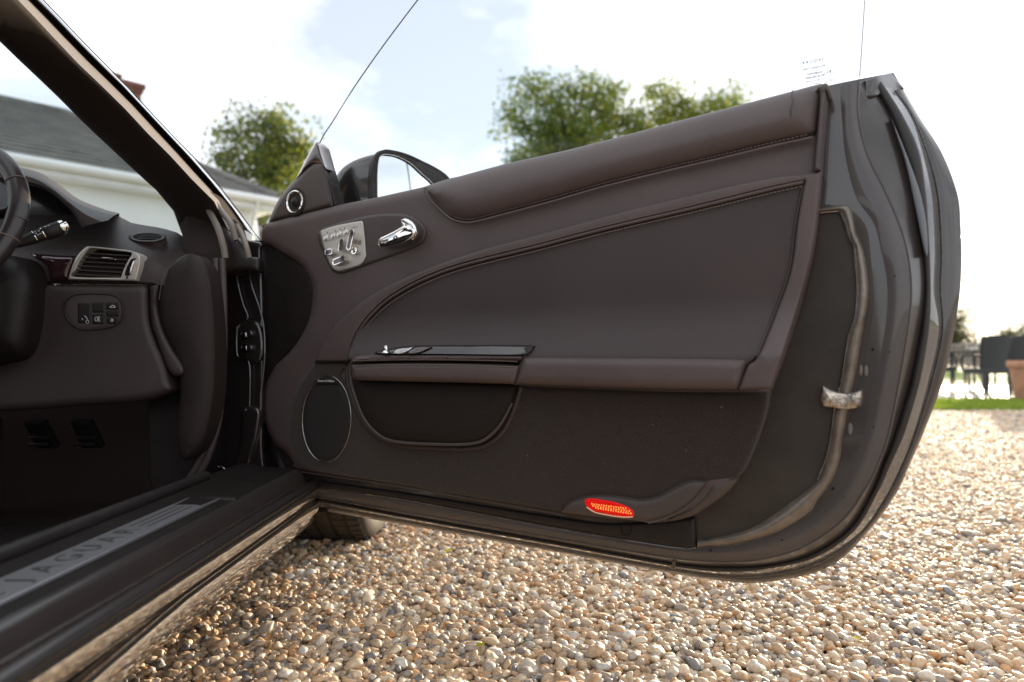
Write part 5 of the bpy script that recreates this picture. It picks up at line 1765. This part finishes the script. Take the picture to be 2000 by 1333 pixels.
dmark([(165,617),(169,621),(171,625)]); dmark([(160,622),(162,625)]); tube("switch_symbol", DF.p3(ellipse(170.5, 629, 3, 3, 12), 0.0166), 0.0005, WHITE_MARK, dash, seg=4, closed=True)
tube("switch_symbol", DF.p3(ellipse(188, 623.5, 2.6, 4.2, 14), 0.0166), 0.0006, WHITE_MARK, dash, seg=4, closed=True)
for k in range(3):
    dmark([(191.5, 620 + k * 3.4), (195.5, 621 + k * 3.4)], 0.0005)
dmark([(193.5, 618), (192.7, 624), (193.8, 629)], 0.0005)
dmark([(214, 600.5), (217, 599), (219, 597.3), (222, 597.3), (224, 600), (225, 600.6)], 0.0009); dmark([(214, 601), (225, 601)], 0.0007)
dmark([(217, 624), (220, 624), (220, 628), (217, 628), (217, 624)], 0.0007)

# column cowl, stalk, steering wheel
panel("column_cowl", DF, [(-100,520),(-40,500),(10,498),(40,505),(56,522),(66,545),(70,575),(64,640),(48,690),(10,708),(-100,712)], 0.04, PLASTIC_BLACK, dash, bulge=0.06, rad=0.08, res=0.03, skirt=0.06)
sa, sb = at_depth([(30, 478)], np.array([1.36]))[0], at_depth([(114, 447)], np.array([1.40]))[0]
sd = sb - sa; sL = np.linalg.norm(sd); sd /= sL
stalk = empty("anchor", (0, 0, 0)); bpy.data.objects.remove(stalk)
stk = lathe("indicator_stalk", [(0.007, -0.02), (0.008, 0.0), (0.011, 0.022), (0.0125, 0.035), (0.0128, 0.074), (0.0135, 0.0745)], sa, sd, PLASTIC_BLACK, car, 24)
lathe("stalk_ring", [(0.0129, 0.036), (0.0136, 0.0362), (0.0136, 0.0375), (0.0129, 0.0377)], sa, sd, CHROME, stk, 24)
lathe("stalk_ring", [(0.0132, 0.052), (0.0139, 0.0522), (0.0139, 0.0535), (0.0132, 0.0537)], sa, sd, CHROME, stk, 24)
lathe("stalk_grip", [(0.0128, 0.0538), (0.0146, 0.056), (0.0152, 0.072), (0.0145, 0.086)], sa, sd, PLASTIC_BLACK, stk, 24)
lathe("stalk_end", [(0.0145, 0.086), (0.0150, 0.088), (0.0135, 0.094), (0.0085, 0.096), (0.008, 0.100), (0.0, 0.101)], sa, sd, CHROME, stk, 24)
upv = np.cross(sd, np.array([0, -1.0, 0])); upv /= np.linalg.norm(upv)
if upv[2] < 0: upv = -upv
fv = np.array([0, -1.0, 0]) - sd * (np.array([0, -1.0, 0]) @ sd); fv /= np.linalg.norm(fv)
for i, (a, b) in enumerate(((0.041, 0.004), (0.041, 0.0), (0.043, -0.004), (0.048, 0.003), (0.048, -0.003), (0.062, 0.006), (0.068, 0.006))):
    V, F = box_geo(sa + sd * a + fv * (0.0134 if a < 0.053 else 0.0150) + upv * b, (0.0035, 0.0012, 0.0006), (sd, upv, fv))
    mk("stalk_mark", V, F, WHITE_MARK, stk, smooth=False)

sw_c = np.array([-1.132, 1.29, CAM_H + 0.262])
sw_n = np.array([0.03, -0.93, 0.36]); sw_n /= np.linalg.norm(sw_n)
e1 = np.cross(np.array([0, 0, 1.0]), sw_n); e1 /= np.linalg.norm(e1)
e2 = np.cross(sw_n, e1)
ang = np.linspace(0, 2 * math.pi, 72, endpoint=False)
ringp = sw_c + 0.186 * (np.cos(ang)[:, None] * e1 + np.sin(ang)[:, None] * e2)
wheel_rim = tube("steering_wheel", ringp, 0.0175 + 0.0012 * np.cos(np.concatenate([ang, [0]]) * 3), mat("polished_leather", (0.026, 0.019, 0.019), 0.30, spec=0.5, bump=(900, 0.12, 0.0005), vary=(30, 0.25)), car, seg=16, closed=True)
for a in (-12, 28, 152, 192):
    t = math.radians(a)
    p = sw_c + 0.186 * (math.cos(t) * e1 + math.sin(t) * e2)
    rd = math.cos(t) * e1 + math.sin(t) * e2
    q = np.linspace(0, 2 * math.pi, 20, endpoint=False)
    tube("rim_seam", p + 0.0188 * (np.cos(q)[:, None] * rd + np.sin(q)[:, None] * sw_n), 0.0010, STITCH_LIGHT, wheel_rim, seg=5, closed=True)
for a in (8, 172, 270):
    t = math.radians(a)
    d = math.cos(t) * e1 + math.sin(t) * e2
    tube("spoke", [sw_c + d * 0.05 - sw_n * 0.01, sw_c + d * 0.12 - sw_n * 0.012, sw_c + d * 0.178], 0.018, PLASTIC_BLACK, wheel_rim, 10, k=3, flat=0.5)
lathe("wheel_hub", [(0.0, 0.018), (0.05, 0.015), (0.075, 0.002), (0.078, -0.02), (0.05, -0.05), (0.05, -0.16)], sw_c - sw_n * 0.012, sw_n, PLASTIC_BLACK, wheel_rim, 32)

# ------------------------------------------------------------------ sill and rocker: sections swept along the car
def sweep(name, sec, y0, y1, material, parent, n=2, taper=None):
    ys = np.linspace(y0, y1, n)
    cs = [np.stack([np.full(n, x), ys, np.full(n, z + CAM_H)], -1) for x, z in sec]
    return loft(name, cs, material, parent)
sill = sweep("sill", [(-0.70, -0.42), (-0.690, -0.285), (-0.680, -0.262), (-0.660, -0.254), (-0.628, -0.256), (-0.612, -0.262), (-0.545, -0.2655), (-0.524, -0.268)], -0.55, 1.66, SILLMAT, car, n=4)
sweep("sill_edge", [(-0.524, -0.268), (-0.516, -0.270), (-0.510, -0.275), (-0.503, -0.290), (-0.497, -0.302)], -0.55, 1.66, PAINT_DULL, sill, n=4)
sweep("sill_outer", [(-0.497, -0.302), (-0.490, -0.303), (-0.484, -0.307), (-0.480, -0.314), (-0.486, -0.322)], -0.55, 1.74, PAINT_DULL, sill, n=4)
tube("sill_seal", np.stack([np.full(8, -0.4835), np.linspace(-0.55, 1.72, 8), np.full(8, CAM_H - 0.3115)], -1), 0.004, RUBBER, sill, seg=8)
tube("sill_seal", np.stack([np.full(8, -0.648), np.linspace(-0.55, 1.45, 8), np.full(8, CAM_H - 0.250)], -1), 0.012, RUBBER, sill, seg=8)
tube("sill_seal", np.stack([np.full(8, -0.500), np.linspace(-0.55, 1.55, 8), np.full(8, CAM_H - 0.2985)], -1), 0.0025, PAINT_DUSTY, sill, seg=8)
# aluminium tread plate
ZP = -0.2618
plate = [(-0.607, 0.0), (-0.607, 0.0), (-0.607, 1.195), (-0.600, 1.215), (-0.588, 1.222), (-0.565, 1.222), (-0.552, 1.215), (-0.546, 1.195), (-0.546, 0.0), (-0.546, 0.0)]
TP = Frame((-0.575, 0.0, CAM_H + ZP), (0, 1, 0), (-1, 0, 0))
if TP.N[2] < 0: TP.N = -TP.N
plate_uw = [(y, -(x + 0.575)) for x, y in plate]
panel("tread_plate", TP, plate_uw, 0.0, ALU, sill, px=False, bulge=0.0016, rad=0.003, res=0.05, skirt=0.003, slide=False)
ENGRAVED = mat("engraved_mark", (0.11, 0.105, 0.10), 0.30, metal=0.5)
# letters stand proud in the plate, read from outside the car
for chx, body in zip(np.linspace(0.805, 1.030, 6), "JAGUAR"):
    V, F = text_geo(body, 0.046, 1.0, 0.0010, -0.02)
    W = [np.array([-0.5765 - v[1], chx + v[0], CAM_H + ZP + 0.0020 + v[2]]) for v in V]
    mk("plate_letter", W, F, ENGRAVED, sill, smooth=False)
for x in (-0.590, -0.5765, -0.563):
    for (a, b) in ((1.062, 1.205), (0.05, 0.765)):
        V, F = box_geo((x, (a + b) / 2, CAM_H + ZP + 0.0019), (0.0026, b - a, 0.0012), bev=0.0005)
        mk("plate_groove", V, F, ENGRAVED, sill, smooth=False)
# end of the plastic sill cover
V, F = box_geo((-0.575, 1.30, CAM_H - 0.288), (0.11, 0.02, 0.05), bev=0.004)
mk("sill_end", V, F, PLASTIC_BLACK, sill, smooth=False)
# rocker: upper gloss face, dark joint, flared skirt
def seclofts(name, lines, material, parent):
    """lines: list of ((x,z) near, (x,z) far)"""
    ys = np.linspace(-0.55, 1.76, 40)
    cs = []
    for (n0, n1) in lines:
        t = np.clip((ys - 0.58) / (1.04 - 0.58), -0.8, 1)
        cs.append(np.stack([n0[0] + (n1[0] - n0[0]) * t, ys, CAM_H + n0[1] + (n1[1] - n0[1]) * t], -1))
    return loft(name, cs, material, parent, sharp=60)
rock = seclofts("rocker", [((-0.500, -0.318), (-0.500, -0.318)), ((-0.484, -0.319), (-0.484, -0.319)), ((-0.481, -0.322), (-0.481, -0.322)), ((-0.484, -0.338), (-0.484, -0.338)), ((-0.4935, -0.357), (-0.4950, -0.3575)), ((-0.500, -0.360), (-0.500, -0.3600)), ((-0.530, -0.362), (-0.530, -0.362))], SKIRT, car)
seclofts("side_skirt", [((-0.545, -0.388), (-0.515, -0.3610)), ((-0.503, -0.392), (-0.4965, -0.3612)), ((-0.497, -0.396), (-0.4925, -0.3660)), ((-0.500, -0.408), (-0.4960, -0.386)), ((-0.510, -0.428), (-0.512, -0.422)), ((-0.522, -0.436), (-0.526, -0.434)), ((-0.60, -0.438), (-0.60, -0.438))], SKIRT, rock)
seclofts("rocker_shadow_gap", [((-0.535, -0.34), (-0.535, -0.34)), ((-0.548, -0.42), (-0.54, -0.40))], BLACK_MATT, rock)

# ------------------------------------------------------------------ cabin floor, bulkhead, far side, added roof
CAB = mat("cabin_carpet", (0.050, 0.036, 0.031), 0.95, spec=0.1, bump=(500, 0.5, 0.002))
fl = mk("floor_pan", [(-0.69, -0.9, 0.22), (-2.15, -0.9, 0.22), (-2.15, 1.95, 0.22), (-0.69, 1.95, 0.22)], [(0, 1, 2, 3)], CAB, car, smooth=False)
mk("bulkhead", [(-0.64, 1.95, 0.2), (-2.2, 1.95, 0.2), (-2.2, 1.95, 0.84), (-0.64, 1.95, 0.84)], [(0, 1, 2, 3)], CAB, car, smooth=False)
mk("far_side", [(-2.18, -0.9, 0.2), (-2.18, 1.95, 0.2), (-2.18, 1.95, 0.95), (-2.18, -0.9, 0.98)], [(0, 1, 2, 3)], CAB, car, smooth=False)
mk("rear_bulkhead", [(-0.6, -0.9, 0.2), (-2.2, -0.9, 0.2), (-2.1, -0.95, 1.05), (-0.7, -0.95, 1.05)], [(0, 1, 2, 3)], CAB, car, smooth=False)
mk("sill_inner", [(-0.70, -0.9, 0.20), (-0.70, 1.95, 0.20), (-0.69, 1.95, 0.36), (-0.69, -0.9, 0.36)], [(0, 1, 2, 3)], CAB, car, smooth=False)
# unseen roof added to darken the cabin: lining and skin from the header back
rr = []
for q in np.linspace(0, 1, 9):
    x = -0.84 - q * 1.14
    arch = 0.05 * math.sin(math.pi * q)
    rr.append(np.array([(x, 1.08, 1.325 + arch), (x, 0.7, 1.40 + arch), (x, 0.2, 1.42 + arch), (x, -0.4, 1.38 + arch), (x + 0.05, -0.95, 1.22 + arch)]))
loft("roof", rr, PLASTIC_BLACK, car)
rr2 = [c + np.array([0, 0.01, 0.03]) for c in rr]
loft("shade_roof_skin", rr2, PAINT, car)
# floor mat and centre tunnel
box("floor_mat", (-1.08, 1.35, 0.226), (0.46, 0.62, 0.012), mat("mat_pile", (0.030, 0.024, 0.022), 0.95, spec=0.1, bump=(300, 0.8, 0.004), vary=(60, 0.4)), car, bev=0.004)
box("centre_tunnel", (-1.42, 0.6, 0.36), (0.22, 2.4, 0.30), LEATHER_DARK, car, bev=0.04)
# pedals
for i, x in enumerate((-1.065, -1.18)):
    V, F = box_geo((x, 1.72, 0.44), (0.055, 0.02, 0.09), ((1, 0, 0), (0, 0.8, 0.6), (0, -0.6, 0.8)), 0.005)
    pd = mk("pedal", V, F, BLACK_MATT, car, smooth=False)
    for k in range(4):
        V, F = box_geo((x, 1.708 - 0.0, 0.415 + k * 0.017), (0.05, 0.006, 0.006), ((1, 0, 0), (0, 0.8, 0.6), (0, -0.6, 0.8)))
        mk("pedal_rib", V, F, RUBBER, pd, smooth=False)
# driver seat
SEAT = mat("seat_leather", (0.030, 0.023, 0.022), 0.5, bump=(900, 0.2, 0.001), vary=(10, 0.15))
SF = Frame((-1.05, 0.45, 0.47), (1, 0, 0), (0, 1, 0))
if SF.N[2] < 0: SF.N = -SF.N
cush = panel("seat", SF, [(-0.25, -0.35), (-0.26, 0.1), (-0.25, 0.36), (-0.18, 0.43), (0.18, 0.43), (0.25, 0.36), (0.26, 0.1), (0.25, -0.35)], -0.10, SEAT, car, px=False, bulge=0.09, rad=0.08, res=0.06, skirt=0.12, slide=False)
for s in (-1, 1):
    tube("seat_bolster", [(-1.05 + s * 0.24, 0.08, 0.48), (-1.05 + s * 0.25, 0.4, 0.495), (-1.05 + s * 0.25, 0.7, 0.485), (-1.05 + s * 0.23, 0.86, 0.44)], 0.055, SEAT, cush, 14, k=5)
box("seat_rail", (-1.05, 0.4, 0.28), (0.42, 0.7, 0.08), BLACK_MATT, cush, bev=0.01)
SBk = Frame((-1.05, 0.06, 0.8), (1, 0, 0), (0, -0.3, 1))
panel("seat_back", SBk, [(-0.24, -0.33), (-0.25, 0.0), (-0.22, 0.3), (-0.12, 0.38), (0.12, 0.38), (0.22, 0.3), (0.25, 0.0), (0.24, -0.33)], 0.0, SEAT, cush, px=False, bulge=0.07, rad=0.08, res=0.06, skirt=0.10, slide=False, back=True)

# ------------------------------------------------------------------ front wing, bonnet and wheel
def front_body():
    ys = np.linspace(1.80, 3.75, 16)
    cs = []
    for q in np.linspace(0, 1, 13):
        x = -0.50 - q * 1.70
        s = math.sin(math.pi * q) ** 0.5
        zz = 0.80 + 0.12 * s - 0.22 * np.clip((ys - 2.9) / 0.85, 0, 1) ** 2
        yy = ys + 0.25 * s * np.clip((ys - 2.6) / 1.1, 0, 1)
        cs.append(np.stack([np.full(16, x), yy, zz], -1))
    loft("bonnet", cs, PAINT, car)
    # wing side with the wheel arch
    W = Frame((-0.475, 2.5, 0.0), (0, 1, 0), (0, 0, 1))
    arch = [(2.42 - 2.5 + 0.385 * math.cos(a), 0.335 + 0.385 * math.sin(a)) for a in np.linspace(math.pi, 0, 22)]
    poly = [(-0.70, 0.24), (-0.47, 0.22)] + arch + [(0.36, 0.22), (1.0, 0.20), (1.22, 0.30), (1.26, 0.55), (0.9, 0.74), (0.2, 0.80), (-0.70, 0.82)]
    panel("front_wing", W, poly, 0.0, PAINT, car, px=False, k=1, bulge=0.03, rad=0.10, res=0.06, skirt=0.06, slide=False)
    W2 = Frame((-2.225, 2.5, 0.0), (0, 1, 0), (0, 0, 1))
    panel("front_wing", W2, poly, 0.0, PAINT, car, px=False, k=1, res=0.1, skirt=-0.02, slide=False)
    box("front_bumper", (-1.35, 3.72, 0.42), (1.66, 0.14, 0.36), PAINT, car, bev=0.05)
    an = np.linspace(0, math.pi, 16)
    a0 = np.stack([np.full(16, -0.49), 2.42 + 0.40 * np.cos(an), 0.335 + 0.40 * np.sin(an)], -1)
    a1 = a0.copy(); a1[:, 0] = -0.86
    loft("arch_liner", [a0, a1], BLACK_MATT, car)
front_body()

def wheel(cx, cy, steer):
    c = np.array([cx, cy, 0.338])
    ax = np.array([math.cos(steer), math.sin(steer), 0])
    hub = empty("wheel_anchor", (0, 0, 0)); bpy.data.objects.remove(hub)
    R, hw = 0.338, 0.128
    prof = [(0.235, -hw * 0.82), (0.262, -hw * 0.98), (0.296, -hw * 1.02), (0.322, -hw * 0.94), (0.333, -hw * 0.80)]
    gr = [-0.074, -0.026, 0.026, 0.074]
    x = -hw * 0.80
    for g in gr:
        prof += [(0.3375, g - 0.0065), (0.330, g - 0.0045), (0.330, g + 0.0045), (0.3375, g + 0.0065)]
    prof += [(0.333, hw * 0.80), (0.322, hw * 0.94), (0.296, hw * 1.02), (0.262, hw * 0.98), (0.235, hw * 0.82)]
    ty = lathe("wheel", prof, c, ax, TYRE, car, 72)
    # shoulder sipes
    a = np.array([0, 0, 1.0]); e1 = np.cross(a, ax); e2 = np.cross(ax, e1)
    parts = []
    for k in range(64):
        t = 2 * math.pi * k / 64
        rd = math.cos(t) * e1 + math.sin(t) * e2
        tg = -math.sin(t) * e1 + math.cos(t) * e2
        for s, w0 in ((-1, 0.098), (1, 0.098), (1, 0.05), (-1, 0.05)):
            parts.append(box_geo(c + rd * 0.3362 + ax * s * w0 + tg * 0.004 * s, (0.0040, 0.038, 0.0035), (tg, ax, rd)))
    V, F = join(parts)
    o = mk("tread_block", V, F, mat("tread_groove", (0.012, 0.010, 0.009), 0.9), ty, smooth=False)
    o["kind"] = "stuff"
    lathe("rim", [(0.236, hw * 0.80), (0.228, hw * 0.88), (0.22, hw * 0.7), (0.215, -hw * 0.8)], c, ax, CHROME_DARK, ty, 40)
    for k in range(5):
        t = 2 * math.pi * k / 5
        rd = math.cos(t) * e1 + math.sin(t) * e2
        tube("wheel_spoke", [c + ax * hw * 0.7 + rd * 0.04, c + ax * hw * 0.74 + rd * 0.13, c + ax * hw * 0.78 + rd * 0.222], 0.024, CHROME_DARK, ty, 8, k=3, flat=0.6)
    lathe("hub_cap", [(0.0, hw * 0.82), (0.04, hw * 0.8), (0.055, hw * 0.7), (0.055, 0.0)], c, ax, CHROME_DARK, ty, 20)
wheel(-0.585, 2.42, math.radians(-3))

# ------------------------------------------------------------------ fallen leaves on the gravel
LEAFM = leaf_material("fallen_leaf", [(0.46, 0.44, 0.02), (0.55, 0.50, 0.02)], 0.5)
def fallen_leaf(px, py, size, rz, label, tilt=0.3):
    d = ray(np.array([px]), np.array([py]))[0]
    k = -(CAM_H - 0.030) / d[2]
    p = CAMP + d * k
    out = [(0, 0), (0.18, 0.16), (0.32, 0.36), (0.55, 0.30), (0.70, 0.16), (1.0, 0.0)]
    pts = [(x, y) for x, y in out] + [(x, -y) for x, y in out[::-1][1:-1]]
    V = []
    c, s = math.cos(rz), math.sin(rz)
    for x, y in pts:
        z = 0.22 * abs(y) + 0.25 * (x - 0.5) ** 2 + tilt * x
        V.append((size * ((x - 0.5) * c - y * s), size * ((x - 0.5) * s + y * c), size * z * 0.5))
    V.append((0, 0, 0.02 * size))
    n = len(pts)
    F = [(i, (i + 1) % n, n) for i in range(n)]
    o = mk("fallen_leaf", V, F, LEAFM, None)
    o.location = p
    return tag(o, label, "leaf", "fallen leaves on the gravel")
fallen_leaf(875, 1077, 0.034, 0.3, "bright yellow-green leaf on the gravel just below the door bottom")
fallen_leaf(939, 1261, 0.026, 0.5, "small yellow leaf half buried in the gravel near the front")
fallen_leaf(1672, 1246, 0.022, 1.2, "tiny yellow leaf on the gravel towards the lower right", 0.1)
fallen_leaf(1838, 940, 0.045, 0.8, "green leaf on the gravel right of the door's rear edge", 0.2)
